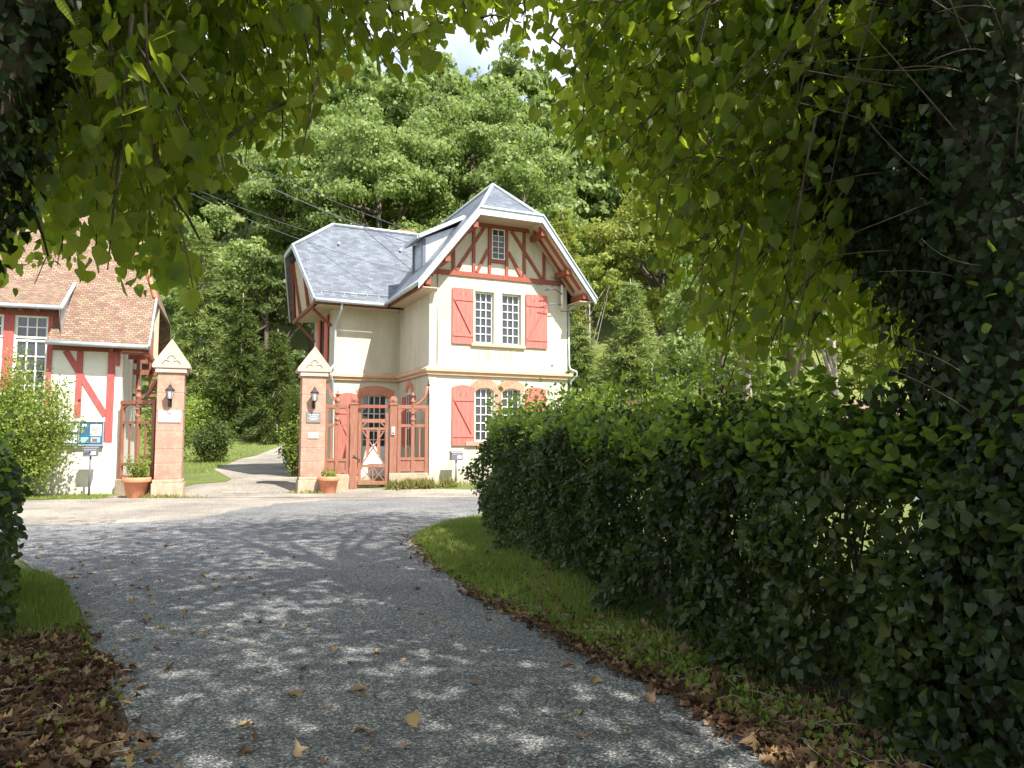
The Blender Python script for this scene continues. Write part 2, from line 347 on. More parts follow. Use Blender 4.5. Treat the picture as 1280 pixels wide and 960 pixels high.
# ground materials
def groundmat():
    m, n, b, o = mat('grassy_ground')
    t = noise(n, .35, 8, rough=.7); r = ramp(n, t.outputs[0], [(.3, (.075,.10,.025)), (.55, (.13,.16,.035)), (.75, (.22,.20,.07))])
    t2 = noise(n, 9, 8, rough=.75); r2 = ramp(n, t2.outputs[0], [(.3, (.55,.55,.5)), (.7, (1.3,1.3,1.2))])
    n.links.new(mixc(n, 1., r.outputs[0], r2.outputs[0], 'MULTIPLY'), b.inputs['Base Color']); b.inputs['Roughness'].default_value = .95
    bump(n, b, t2.outputs[0], .8, .06); return m
def soilmat():
    m, n, b, o = mat('dark_soil')
    t = noise(n, 5, 8, rough=.7); r = ramp(n, t.outputs[0], [(.3, (.03,.022,.015)), (.7, (.08,.06,.04))])
    n.links.new(r.outputs[0], b.inputs['Base Color']); b.inputs['Roughness'].default_value = .95; bump(n, b, t.outputs[0], .8, .05); return m
def roadmat(name, lo, mid, hi, pinkf, scale, patch):
    m, n, b, o = mat(name)
    c = n.nodes.new('ShaderNodeTexCoord')
    vo = n.nodes.new('ShaderNodeTexVoronoi'); vo.inputs['Scale'].default_value = scale; n.links.new(c.outputs['Object'], vo.inputs['Vector'])
    sp = n.nodes.new('ShaderNodeSeparateColor'); n.links.new(vo.outputs['Color'], sp.inputs[0])
    r = ramp(n, sp.outputs[0], [(0, lo), (.5, mid), (.85, hi), (1, tuple(min(1, q * 1.8) for q in hi))])
    t = noise(n, .55, 7, rough=.65); r2 = ramp(n, t.outputs[0], [(.32, (.62,.63,.66)), (.68, (1.35,1.33,1.28))])
    col = mixc(n, 1., r.outputs[0], r2.outputs[0], 'MULTIPLY')
    t3 = noise(n, 1.7, 6, rough=.7); r3 = ramp(n, t3.outputs[0], [(.62, (0,0,0)), (.74, (pinkf,)*3)])
    col = mixc(n, r3.outputs[0], col, patch)
    wv = noise(n, 1.1, 4, rough=.6); vm = n.nodes.new('ShaderNodeVectorMath'); vm.operation = 'MULTIPLY_ADD'; vm.inputs[1].default_value = (.9, .9, 0); n.links.new(wv.outputs['Color'], vm.inputs[0]); n.links.new(c.outputs['Object'], vm.inputs[2])
    ck = n.nodes.new('ShaderNodeTexVoronoi'); ck.feature = 'DISTANCE_TO_EDGE'; ck.inputs['Scale'].default_value = .42; n.links.new(vm.outputs[0], ck.inputs['Vector'])
    rc = ramp(n, ck.outputs['Distance'], [(0, (.8,.8,.8)), (.006, (0,0,0))]); gt = noise(n, .8, 3); rg = ramp(n, gt.outputs[0], [(.5, (0,0,0)), (.6, (1,1,1))])
    col = mixc(n, mixc(n, 1., rc.outputs[0], rg.outputs[0], 'MULTIPLY'), col, tuple(q * .6 for q in lo))
    n.links.new(col, b.inputs['Base Color']); b.inputs['Roughness'].default_value = .75
    bump(n, b, vo.outputs['Distance'], .9, .008); return m
M['ground'] = groundmat(); M['soil'] = soilmat()
M['road'] = roadmat('chipping_road', (.038,.039,.043), (.105,.107,.111), (.25,.252,.252), .5, 85, (.21,.16,.15))
M['tan'] = roadmat('tan_gravel', (.14,.12,.10), (.215,.19,.16), (.31,.285,.245), .5, 70, (.20,.19,.18))

# ------------------------------------------------------------------ ground, road, drive
xs = np.concatenate([np.linspace(-130, -20, 23), np.linspace(-18, 18, 37), np.linspace(20, 130, 23)])
ys = np.unique(np.concatenate([np.linspace(-60, 20, 17), HY, np.linspace(24, 60, 19), np.linspace(60, 210, 51)]))
mb = MB(); vs = []
for y in ys:
    for x in xs:
        z = float(ground(x, y))
        if y > 62: z += 1.6 * math.sin(x * .07 + 1) + 1.3 * math.sin(x * .023 + y * .05)
        vs.append((x, y, z))
nx = len(xs)
mb.add(vs, [(j*nx+i, j*nx+i+1, (j+1)*nx+i+1, (j+1)*nx+i) for j in range(len(ys)-1) for i in range(nx-1)])
tag(mb.build('ground', M['ground']), kind='structure')
def sheet(name, pts, z, m):
    mb = MB(); mb.add([(x, y, z) for x, y in pts], [tuple(range(len(pts)))]); o = mb.build(name, m)
    if o.data.polygons[0].normal.z < 0: o.data.flip_normals()
    return tag(o, kind='structure')
ROADR = [(2.1,-8),(1.75,2),(1.44,3.9),(1.07,4.91),(.39,6.28),(-.33,7.85),(-1.21,10.49),(-1.66,12.4),(-1.72,13.6),(-1.51,15.1),(-.71,16.75),(1.2,18.2),(5,19.6),(12,21),(40,22)]
ROADL = [(-1.3,-8),(-1.35,1),(-1.75,3.3),(-2.35,4.7),(-2.97,5.61),(-3.8,6.82),(-5.0,8.6),(-6.9,10.6),(-9.5,12.2),(-14,13),(-40,13)]
def wob(pts, amp=.07, step=.35):
    out = []
    for (x0, y0), (x1, y1) in zip(pts[:-1], pts[1:]):
        k = max(1, int(min(30, math.hypot(x1 - x0, y1 - y0) / step)))
        for i in range(k):
            t = i / k; out.append((x0 + (x1 - x0) * t + random.uniform(-amp, amp), y0 + (y1 - y0) * t + random.uniform(-amp, amp)))
    return out + [pts[-1]]
sheet('forecourt', wob(ROADL[::-1][:4], .0) + [(-5.2, 9.2)] + [(2, 12), (4, 18.5), (12,21), (40,22), (40,22.28), (-40,22.28)], .005, M['tan'])
sheet('road', wob(ROADR, .045) + [(40,22.24),(20,22.22),(6,22.2),(-3.4,22.1)] + wob([(-5.2,21.4),(-6.2,20),(-6.6,18),(-6.5,16),(-8.5,14.9),(-12,14.5),(-40,14.3)], .12) + wob(ROADL[::-1], .045), .012, M['road'])
# soil under the hedge and litter
sheet('bare_soil', [(2.2,-8),(8,-8),(8,4),(4.2,8),(2.2,12),(1.0,15),(-.3,15.6),(-.35,14),(.15,11.2),(1.05,8.2),(1.5,6.2),(1.55,4),(1.9,2)], .009, M['soil'])
sheet('leaf_covered_soil', [(-1.2,-8),(-1.3,1),(-1.7,3.3),(-2.3,4.7),(-2.8,5.5),(-3.2,6.0),(-8,6.3),(-8,-8)], .0085, M['soil'])
# drive through the gate, following the ground (with the slope up to the house)
mb = MB(); rows = [22.25, 22.3, 23.2, 24.0, 24.6, 25.1, 26.5, 28, 30, 32, 34, 36, 38, 40, 42, 45]
L = np.interp(rows, [22, 24, 27, 32, 38, 45], [-40, -10.9, -9.8, -12.6, -13.6, -13.5]); Rr = np.interp(rows, [22, 24, 24.6, 28, 34, 40, 45], [12, 12, -5.6, -6.6, -9.4, -9.3, -6])
L[:3] = (-40, -40, -13); Rr[:4] = (40, 40, 14, 6)
vs = []
for y, a, b_ in zip(rows, L, Rr):
    for k in range(7): vs.append((a + (b_ - a) * k / 6, y, float(ground(0, y)) + .014))
mb.add(vs, [(j*7+i, j*7+i+1, (j+1)*7+i+1, (j+1)*7+i) for j in range(len(rows)-1) for i in range(6)])
tag(mb.build('drive', M['tan']), kind='structure')
# a pale drain slab set across the drive
mb = MB()
for k in range(6): mb.box(-9.2 + k * .42, -8.85 + k * .42, 24.02 + k * .03, 24.12 + k * .03, .02, .065)
tag(mb.build('drain_stones', M['palestone'], bevel=.01), 'row of small pale stones across the drive between the gate pillars', 'drain stones')

# ------------------------------------------------------------------ building parts
def wall_openings(mb, x0, x1, z0, z1, y0, y1, ops):
    xsv = sorted({x0, x1, *[q for o_ in ops for q in (o_[0], o_[1])]}); zsv = sorted({z0, z1, *[q for o_ in ops for q in (o_[2], o_[3])]})
    for a, b_ in zip(xsv[:-1], xsv[1:]):
        for c, d in zip(zsv[:-1], zsv[1:]):
            mxx, mz = (a + b_) / 2, (c + d) / 2
            if not any(o_[0] < mxx < o_[1] and o_[2] < mz < o_[3] for o_ in ops): mb.box(a, b_, y0, y1, c, d)
def window(root, x0, x1, z0, z1, cols, rows, depth=.14, y=0, mirror=False, thick=.055, name='window', bar=.03):
    f = MB(); t = thick
    f.box(x0, x0+t, y+depth-.03, y+depth+.03, z0, z1); f.box(x1-t, x1, y+depth-.03, y+depth+.03, z0, z1)
    f.box(x0+t, x1-t, y+depth-.03, y+depth+.03, z0, z0+t); f.box(x0+t, x1-t, y+depth-.03, y+depth+.03, z1-t, z1)
    for k in range(1, cols): xx = x0+t + (x1-x0-2*t)*k/cols; f.box(xx-bar/2, xx+bar/2, y+depth-.02, y+depth+.018, z0+t, z1-t)
    for k in range(1, rows): zz = z0+t + (z1-z0-2*t)*k/rows; f.box(x0+t, x1-t, y+depth-.016, y+depth+.014, zz-bar/2, zz+bar/2)
    fr = f.build(name, M['whitepaint'], root)
    g = MB(); g.box(x0+.01, x1-.01, y+depth+.02, y+depth+.028, z0+.01, z1-.01); g.build('pane', M['glass'], fr)
    return fr
def shutter(root, x0, x1, z0, z1, arch=0, y=-.06, flip=False, label=None):
    s = MB(); n_ = 5; wdt = (x1 - x0) / n_
    for k in range(n_):
        xa, xb = x0 + k * wdt + .002, x0 + (k + 1) * wdt - .002
        za = z1 - arch * (2 * ((xa + xb) / 2 - x0) / (x1 - x0) - 1) ** 2
        ta = z1 - arch * (2 * (xa - x0) / (x1 - x0) - 1) ** 2; tb = z1 - arch * (2 * (xb - x0) / (x1 - x0) - 1) ** 2
        s.add([(xa,y,z0),(xb,y,z0),(xb,y+.035,z0),(xa,y+.035,z0),(xa,y,ta),(xb,y,tb),(xb,y+.035,tb),(xa,y+.035,ta)], [(0,3,2,1),(4,5,6,7),(0,1,5,4),(1,2,6,5),(2,3,7,6),(3,0,4,7)])
    h = z1 - z0
    s.box(x0+.03, x1-.01, y-.025, y-.001, z1-arch-.22*h*.9-.05, z1-arch-.22*h*.9+.05)
    s.box(x0+.03, x1-.01, y-.025, y-.001, z0+.16*h-.05, z0+.16*h+.05)
    a = (x0+.08, y-.014, z1-arch-.22*h*.9-.06); b_ = (x1-.1, y-.014, z0+.16*h+.06)
    if flip: a = (x1-.08, y-.014, a[2]); b_ = (x0+.1, y-.014, b_[2])
    s.beam(a, b_, .014, .06, (0, -1, 0.01))
    o = s.build('shutter', M['red'], root)
    for xx in (x0 + .38*(x1-x0), x0 + .62*(x1-x0)):
        hd = MB(); hd.box(xx-.014, xx+.014, y-.006, y-.0005, z1-arch-.16*h-.04+.09, z1-arch-.16*h+.05+.09); hd.build('cutout', M['darktimber'], o)
    if label: o['label'] = label
    return o
def brick_arch(root, x0, x1, z1, rise, h, y=-.012):
    a = MB(); n_ = 14; xm = (x0 + x1) / 2; hw = (x1 - x0) / 2
    cz = lambda x: z1 - rise * ((x - xm) / hw) ** 2
    for k in range(n_):
        xa = x0 - .08 + (x1 - x0 + .16) * k / n_; xb = x0 - .08 + (x1 - x0 + .16) * (k + 1) / n_; g = .008
        fan = lambda x: (x - xm) * .22
        za, zb = cz(xa), cz(xb)
        vsv = [(xa+g, y, za), (xb-g, y, zb), (xb-g+fan(xb), y, zb+h), (xa+g+fan(xa), y, za+h)]
        a.add(vsv + [(p[0], .25, p[2]) for p in vsv], [(0,1,2,3),(4,7,6,5),(0,4,5,1),(1,5,6,2),(2,6,7,3),(3,7,4,0)])
    # mortar bed behind
    b_ = MB()
    o = a.build('brick_arch', M['brickunit'], root); return o
M['brickunit'] = noisy('red_brick', (.50,.17,.10), (.66,.29,.19), 9, .85, .3, 60)

# ------------------------------------------------------------------ main gatehouse
HZ0 = .24
house = empty('gatehouse', (-2.784, 25.1, HZ0), R(25))
tag(house, 'cream two storey lodge with slate roof, red shutters and half timbered gable', 'house')
W_, D_ = 5.3, 8.2
ops = [(1.66,2.37,4.82,6.63),(2.69,3.42,4.82,6.63),(1.68,2.38,1.42,3.27),(2.70,3.40,1.42,3.27)]
mb = MB(); TH = .3
wall_openings(mb, 0, W_, -.6, 7.12, 0, TH, ops)                     # front
mb.box(0, TH, TH, 3.5, -.6, 6.6)                                     # side return
mb.box(W_-TH, W_, TH, D_, -.6, 6.6); mb.box(0, W_-TH, D_-TH, D_, -.6, 6.6)
wall_openings(mb, -2.45, 0, -.6, 6.45, 3.5, 3.8, [(-1.38,-.42,.15,3.15)])
mb.box(-2.45, -2.15, 3.8, 7.5, -.6, 6.45); mb.box(-2.15, 0, 7.2, 7.5, -.6, 6.45); mb.box(0, TH, 3.5, D_, -.6, 6.4)
mb.build('wall', M['cream'], house)
g = MB()   # gable masonry behind the timbers
g.slab([(.0,.02,7.12),(W_,.02,7.12),(W_,.02,7.2),(3.75,.02,9.1),(1.5,.02,9.1),(0,.02,7.2)], .2, (0,-1,0)); g.build('gable_wall', M['cream'], house)
g = MB(); g.slab([(-2.43,3.5,6.45),(-2.43,7.5,6.45),(-2.43,6.3,8.5),(-2.43,4.7,8.5)], .15, (-1,0,0)); g.build('gable_wall', M['soffit'], house)
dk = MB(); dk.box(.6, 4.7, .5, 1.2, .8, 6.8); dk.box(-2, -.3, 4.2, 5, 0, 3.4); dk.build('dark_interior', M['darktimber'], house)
# string course: sloped top, projecting
def string(mb, pts, zb, zt, pr):
    # pts: plan polyline of the wall, outward normal to the right of travel
    P = [Vector((p[0], p[1], 0)) for p in pts]; n_ = len(P); N = []
    for i in range(n_ - 1):
        d = (P[i+1] - P[i]).normalized(); N.append(Vector((d.y, -d.x, 0)))
    off = []
    for i in range(n_):
        if i == 0: o_ = N[0]
        elif i == n_-1: o_ = N[-1]
        else: o_ = (N[i-1] + N[i]); o_ = o_ / max(.3, o_.dot(N[i]))
        off.append(o_)
    prof = [(0,zb),(pr*.55,zb),(pr*.6,zb+.08),(pr,zb+.12),(pr,zb+.2),(0,zt)]
    vs = []
    for i in range(n_):
        for r_, z in prof: q = P[i] + off[i] * r_; vs.append((q.x, q.y, z))
    k = len(prof)
    mb.add(vs, [(i*k+j, i*k+j+1, (i+1)*k+j+1, (i+1)*k+j)[::-1] for i in range(n_-1) for j in range(k-1)] + [tuple(range(k)), tuple((n_-1)*k + j for j in range(k))[::-1]])
s = MB(); string(s, [(-2.45,6.5),(-2.45,3.5),(0,3.5),(0,0),(5.3,0),(5.3,5)], 3.66, 3.98, .16)
s.build('string_course', M['stringstone'], house)
# plinth and corner stones
s = MB(); s.box(-.02, .26, -.02, .0-.001, -.5, 3.65)
s.build('corner_strip', M['cream'], house)
# front windows
for (a, b_, c, d) in ops:
    window(house, a, b_, c, d, 3, 6 if c > 4 else 6)
# stone surrounds and sills
sr = MB()
sr.box(2.40, 2.67, -.015, .2, 4.80, 6.70); sr.box(1.56, 1.655, -.015, .2, 4.8, 6.70); sr.box(3.425, 3.52, -.015, .2, 4.8, 6.7); sr.box(1.56, 3.52, -.018, .2, 6.635, 6.82)
sr.build('window_surround', M['cream'], house)
s = MB(); s.box(1.5, 3.58, -.09, .2, 4.70, 4.797); s.build('window_sill', M['stringstone'], house, .01)
s = MB(); s.box(1.3, 3.6, -.10, .2, 1.27, 1.415); s.build('window_sill', M['sandstone'], house, .01)
s = MB(); s.box(2.41, 2.67, -.02, .2, 1.42, 3.35); s.build('window_mullion', M['sandstone'], house)
for (a, b_) in ((1.68,2.38),(2.70,3.40)): brick_arch(house, a, b_, 3.28, .14, .30)
shutter(house, .80, 1.58, 4.75, 6.68); shutter(house, 3.60, 4.46, 4.75, 6.68, flip=True)
shutter(house, .82, 1.62, 1.28, 3.34, .09); shutter(house, 3.58, 4.40, 1.28, 3.34, .09, flip=True)
# wing ground-floor door-window and its shutter
window(house, -1.38, -.42, .15, 3.15, 4, 9, .16, 3.5, bar=.035)
s = MB(); s.box(-1.33, -.47, 3.5+.135, 3.5+.18, .2, 1.25); s.build('door_panel', M['whitepaint'], house)
a = brick_arch(house, -1.40, -.40, 3.17, .16, .33, y=3.488) if False else None
am = MB()
for k in range(18):
    t0, t1 = k / 18, (k + 1) / 18; xa = -1.5 + 1.2 * t0; xb = -1.5 + 1.2 * t1; g_ = .007
    cz = lambda x: 3.17 - .2 * ((x + .9) / .6) ** 2
    f_ = lambda x: (x + .9) * .25
    vv = [(xa+g_, 3.485, cz(xa)), (xb-g_, 3.485, cz(xb)), (xb-g_+f_(xb), 3.485, cz(xb)+.32), (xa+g_+f_(xa), 3.485, cz(xa)+.32)]
    am.add(vv + [(p[0], 3.7, p[2]) for p in vv], [(0,1,2,3),(4,7,6,5),(0,4,5,1),(1,5,6,2),(2,6,7,3),(3,7,4,0)])
am.build('brick_arch', M['brickunit'], house)
shutter(house, -2.38, -1.46, .25, 3.2, .14, y=3.44)
# small arched window with shutters on the side return (faces left)
sd = MB(); sd.box(-.02, .0-.001, 1.85, 2.45, 1.2, 3.2); 
side = empty('side_window', (0, 2.15, 2.2)); side.parent = house; side.rotation_euler = (0, 0, R(-90))
g = MB(); g.box(-.25, .25, -.012, -.004, -.95, .95); g.build('pane', M['glass'], side)
g = MB()
for xx in (-.25, 0, .25): g.box(xx-.02, xx+.02, -.03, -.0125, -.95, .95)
for zz in (-.95, -.3, .3, .93): g.box(-.25, .25, -.026, -.013, zz-.02, zz+.02)
g.build('window_frame', M['whitepaint'], side)
g = MB()
for k in range(10):
    a0, a1 = R(15 + 15 * k), R(15 + 15 * (k + 1)) - .02
    g.add([(x_, yy, z_) for yy in (-.03, -.001) for x_, z_ in ((.28*math.cos(a0), .9+.28*math.sin(a0)), (.28*math.cos(a1), .9+.28*math.sin(a1)), (.5*math.cos(a1), .9+.5*math.sin(a1)), (.5*math.cos(a0), .9+.5*math.sin(a0)))],
          [(0,1,2,3),(4,7,6,5),(0,4,5,1),(1,5,6,2),(2,6,7,3),(3,7,4,0)])
g.build('brick_arch', M['brickunit'], side)
g = MB(); g.box(-.72,-.3,-.06,-.02,-.95,.85); g.build('shutter', M['red'], side); g = MB(); g.box(.3,.72,-.06,-.02,-.95,.85); g.build('shutter', M['red'], side)
# wing end wall: upstairs window with shutters seen edge on
ew = empty('end_window', (-2.45, 5.4, 5.3)); ew.parent = house; ew.rotation_euler = (0, 0, R(-90))
g = MB(); g.box(-.45,.45,-.02,-.005,-.85,.85); g.build('pane', M['glass'], ew)
g = MB(); g.box(-.98,-.5,-.10,-.05,-.9,.9); g.build('shutter', M['red'], ew)
g = MB(); g.box(.5,.98,-.10,-.05,-.9,.9); g.build('shutter', M['red'], ew)
# gable timbers
T = MB(); yF = -.035
def tb(x0, z0, x1, z1, wd=.13, yy=yF): T.beam((x0, yy, z0), (x1, yy, z1), .11, wd, (0, -1, .001)) if False else T.add(*_plank(x0, z0, x1, z1, wd, yy))
def _plank(x0, z0, x1, z1, wd, yy):
    d = Vector((x1-x0, 0, z1-z0)).normalized(); nn = Vector((-d.z, 0, d.x)) * wd / 2
    p = [Vector((x0,yy,z0))-nn, Vector((x1,yy,z1))-nn, Vector((x1,yy,z1))+nn, Vector((x0,yy,z0))+nn]; q = [Vector((a_.x, .05, a_.z)) for a_ in p]
    return ([tuple(a_) for a_ in p + q], [(0,1,2,3),(4,7,6,5),(0,4,5,1),(1,5,6,2),(2,6,7,3),(3,7,4,0)])
T.add(*_plank(.02, 7.19, 5.28, 7.19, .17, -.05))
T.add(*_plank(1.55, 9.02, 3.75, 9.02, .17, -.05))
zr = lambda x: min(8.94, 6.75 + 1.27 * (min(x, 5.3 - x) + .35))
for x_ in (.85, 1.6, 2.2, 2.86, 3.55, 4.35): T.add(*_plank(x_, 7.27, x_, zr(x_) - .02, .105, -.036 - .001 * x_))
for q in ((.97,7.3,2.0,8.92),(1.72,7.3,2.14,8.15),(3.05,8.92,4.25,7.3),(2.93,8.15,3.45,7.3)): T.add(*_plank(*q, .105, -.029 - .002 * q[0]))
T.add(*_plank(2.26, 7.76, 2.80, 7.76, .12, -.033))
T.build('gable_timber', M['redtimber'], house)
window(house, 2.28, 2.78, 7.83, 8.92, 2, 5, -.0, 0, thick=.03, bar=.02, name='attic_window')
# roof planes
XL, XR, ZE, XC, ZRG = -.70, 5.86, 6.56, 2.58, 10.65
SLP = 1.27; XB0, XB1, ZB = 1.40, 3.76, 6.56 + 1.27 * 2.1
YB = D_ + .5
r = MB(); th = .10
r.slab([(XL,-1.02,ZE),(XL,YB,ZE),(XC,YB,ZE+SLP*3.28),(XC,.6,ZE+SLP*3.28),(XB0,-1.02,ZB)], th)
r.slab([(XR,-1.02,ZE),(XB1,-1.02,ZB),(XC,.6,ZE+SLP*3.28),(XC,YB,ZE+SLP*3.28),(XR,YB,ZE)], th)
r.slab([(XB0,-1.02,ZB),(XB1,-1.02,ZB),(XC,.6,ZE+SLP*3.28)], th)
xv = lambda z: (z - ZE) / SLP + XL
r.slab([(-3.32,2.8,6.45),(xv(6.45)+.02,2.8,6.45),(xv(9.97),5.5,9.97),(-2.18,5.5,9.97),(-3.84,4.54,8.72)], th)
r.slab([(-3.32,8.2,6.45),(-3.84,6.46,8.72),(-2.18,5.5,9.97),(xv(9.97),5.5,9.97),(xv(6.45)+.02,8.2,6.45)], th)
r.slab([(-3.84,4.54,8.72),(-2.18,5.5,9.97),(-3.84,6.46,8.72)], th)
roof = r.build('roof', M['slate'], house)
def capline(mb, pts, wd=.1, hh=.05):
    for a_, b_ in zip(pts[:-1], pts[1:]): mb.tube([Vector(a_) + Vector((0,0,.02)), Vector(b_) + Vector((0,0,.02))], wd / 2, 8)
z = MB(); zt = ZE + SLP * 3.28
capline(z, [(-3.84,4.54,8.72),(-2.18,5.5,9.97),(xv(9.97),5.5,9.97)], .13); capline(z, [(-2.18,5.5,9.97),(-3.84,6.46,8.72)], .13)
capline(z, [(XB0,-1.02,ZB),(XC,.6,zt),(XB1,-1.02,ZB)], .13); capline(z, [(XC,.6,zt),(XC,YB,zt)], .13)
z.build('ridge_cap', M['zinc_light'], roof)
# broad zinc clad verge boards along the front, slim ones on the wing end
def band(mb, pts, h, y0, y1):
    for (x0, z0), (x1, z1) in zip(pts[:-1], pts[1:]):
        mb.add([(x0,y0,z0),(x1,y0,z1),(x1,y0,z1-h),(x0,y0,z0-h),(x0,y1,z0),(x1,y1,z1),(x1,y1,z1-h),(x0,y1,z0-h)], [(3,2,1,0),(4,5,6,7),(0,1,5,4),(2,3,7,6),(1,2,6,5),(3,0,4,7)])
z = MB(); band(z, [(XL-.04,ZE+.02),(XB0,ZB+.06),(XB1,ZB+.06),(XR+.04,ZE+.02)], .27, -1.08, -1.02); z.build('verge_board', M['zinc_light'], roof)
z = MB(); band(z, [(XL-.08,ZE+.0),(XB0-.02,ZB+.10),(XB1+.02,ZB+.10),(XR+.08,ZE)], .07, -1.12, -.94); z.build('verge_flashing', M['zinc'], roof)
z = MB()
for a_, b_ in (((-3.34,2.78,6.42),(-3.86,4.52,8.72)),((-3.86,4.52,8.72),(-3.86,6.48,8.72)),((-3.86,6.48,8.72),(-3.34,8.22,6.42))): z.beam(a_, b_, .05, .15)
z.build('verge_board', M['zinc_light'], roof)
# soffit boards + rafters at front overhang
s = MB(); yy0, yy1 = -1.01, .0
def soff(a_, b_, off=.14):
    (x0, z0), (x1, z1) = a_, b_; d = Vector((x1-x0,0,z1-z0)).normalized(); nn = Vector((d.z,0,-d.x)); nn = nn if nn.z < 0 else -nn
    o_ = nn * off; s.slab([(x0+o_.x,yy0,z0+o_.z),(x1+o_.x,yy0,z1+o_.z),(x1+o_.x,yy1,z1+o_.z),(x0+o_.x,yy1,z0+o_.z)], .02)
soff((XL,ZE),(XB0,ZB)); soff((XB0,ZB),(XB1,ZB)); soff((XB1,ZB),(XR,ZE)); s.build('soffit', M['soffit'], roof)
for yv in (-.80, -.35):
    for q_ in (((5.42,yv,6.86),(3.78,yv,8.94)),((-.24,yv,6.86),(1.40,yv,8.94))):
        s = MB(); s.beam(*q_,.10,.14); s.build('rafter', M['redtimber'], roof)
for (px_, pz_) in ((5.54,6.60),(4.87,7.43),(3.87,8.70),(1.30,8.70),(.30,7.43),(-.36,6.60)):
    s = MB(); s.box(px_-.09, px_+.09, -.94, -.01, pz_-.09, pz_+.09); s.build('purlin_end', M['redtimber'], roof)
# eaves: timber fascia and gutter
s = MB(); s.box(XL+.10, XL+.16, -.97, 2.85, ZE-.18, ZE-.06); s.box(-3.25, XL, 2.92, 2.98, 6.30, 6.40); s.build('fascia', M['darktimber'], roof)
s = MB(); s.box(XL+.16, 0, -.92, 3.5, ZE-.16, ZE-.13); s.box(-3.25, 0, 2.98, 3.5, 6.30, 6.32); s.box(5.3,XR-.1,-.92,8,ZE-.16,ZE-.13); s.build('eave_soffit', M['soffit'], roof)
s = MB(); s.tube([(XL-.05,-1.02,ZE-.05),(XL-.05,2.8,ZE-.10)], .075, 10); s.tube([(-3.30,2.73,6.42),(XL,2.73,6.40)], .075, 10); s.tube([(XR+.05,-1.02,ZE-.05),(XR+.05,8,ZE-.1)], .07, 10)
s.build('gutter', M['zinc_light'], roof)
s = MB(); s.tube([(-3.1,3.02,6.80),(-.5,3.02,6.80)], .012, 6)
for k in range(7): s.tube([(-3.05+k*.42,3.02,6.80),(-3.05+k*.42,2.98,6.66)], .010, 5)
s.build('snow_guard', M['zinc'], roof)
for (xx, yy_) in ((-2.1, 4.75), (.35, 4.75)):
    s = MB(); s.box(xx-.04, xx+.04, yy_-.1, yy_, 6.45+1.3*(yy_-2.8)+.02, 6.45+1.3*(yy_-2.8)+.10); s.build('roof_hook', M['plaque_white'], roof)
# wing end timber gallery and brackets under the overhang
s = MB(); s.slab([(-3.14,3.12,6.36),(-3.14,7.9,6.36),(-3.5,6.35,8.5),(-3.5,4.65,8.5)], .05, (-1,0,0)); s.slab([(-3.14,3.12,6.34),(-3.14,7.9,6.34),(-2.45,7.5,6.34),(-2.45,3.5,6.34)], .04, (0,0,-1)); s.build('gable_boards', M['soffit'], house)
s = MB(); s.beam((-3.22,3.05,6.36),(-3.6,4.62,8.48),.10,.12); s.beam((-3.22,7.95,6.36),(-3.6,6.38,8.48),.10,.12); s.beam((-3.22,3.0,6.36),(-3.22,8.0,6.36),.12,.12)
for yv in (4.6, 6.4): s.beam((-3.22,yv,6.42),(-3.52,yv,8.5),.10,.10)
s.beam((-2.47,4.0,5.7),(-3.15,4.0,6.3),.10,.10); s.beam((-2.47,7.3,5.5),(-3.15,7.6,6.3),.10,.10)
s.build('end_timber', M['darktimber'], house)
# downpipes
def dpipe(path, root, rr=.045, m_='zinc_light'):
    q = MB(); q.tube(path, rr, 10); return q.build('downpipe', M[m_], root)
dpipe([(-2.35,2.78,6.36),(-2.35,2.85,6.15),(-2.42,3.3,5.75),(-2.44,3.38,5.5),(-2.44,3.38,4.35),(-2.46,3.30,4.2),(-2.62,3.2,4.02),(-2.66,3.18,3.9),(-2.6,3.2,3.75),(-2.5,3.38,3.5),(-2.5,3.4,.1)], house)
dpipe([(5.36,-.02,6.2),(5.36,-.03,4.2),(5.40,-.05,4.05),(5.56,-.22,3.95),(5.58,-.22,3.82),(5.42,-.05,3.6),(5.38,-.05,.1)], house, .035)
dpipe([(.28,-.03,7.1),(.28,-.03,4.02)], house, .013, 'zinc'); dpipe([(5.7,-.5,6.55),(5.4,-.1,6.3),(5.36,-.02,6.2)], house, .04)
# shed dormer on the left slope
dm = MB(); yd0, yd1 = 1.15, 2.3
dz = lambda x: ZE + SLP * (x - XL)
for yv in (yd0, yd1-.08): dm.slab([(.17,yv,dz(.17)-.05),(1.5,yv,dz(1.5)-.05),(1.4,yv,9.2),(.17,yv,8.62)], .06, (0,-1,0))
dm.box(.15,.2,yd0+.01,yd1-.09,dz(.15),8.6); dormer = dm.build('dormer', M['zinc'], roof)
for yq in (yd0-.03, yd1-.1):
    q = MB(); q.box(.10,.22,yq,yq+.12,dz(.15)-.05,8.6); q.build('dormer_post', M['grey'], dormer)
q = MB(); q.slab([(-.12,yd0-.25,8.63),(-.12,yd1+.2,8.63),(1.72,yd1+.2,9.60),(1.72,yd0-.25,9.60)], .10); q.build('dormer_roof', M['zinc'], dormer)
q = MB(); q.beam((-.12,yd0-.27,8.60),(1.6,yd0-.27,9.50),.04,.13); q.beam((-.14,yd0-.25,8.58),(-.14,yd1+.2,8.58),.06,.12); q.build('dormer_edge', M['zinc_light'], dormer)
# chimney behind the ridge
q = MB(); q.box(.7,1.35,6.1,6.7,8.5,10.18); ch = q.build('chimney', M['brick'], roof); q = MB(); q.box(.62,1.43,6.02,6.78,10.18,10.27); q.build('chimney_cap', M['terracotta'], ch)
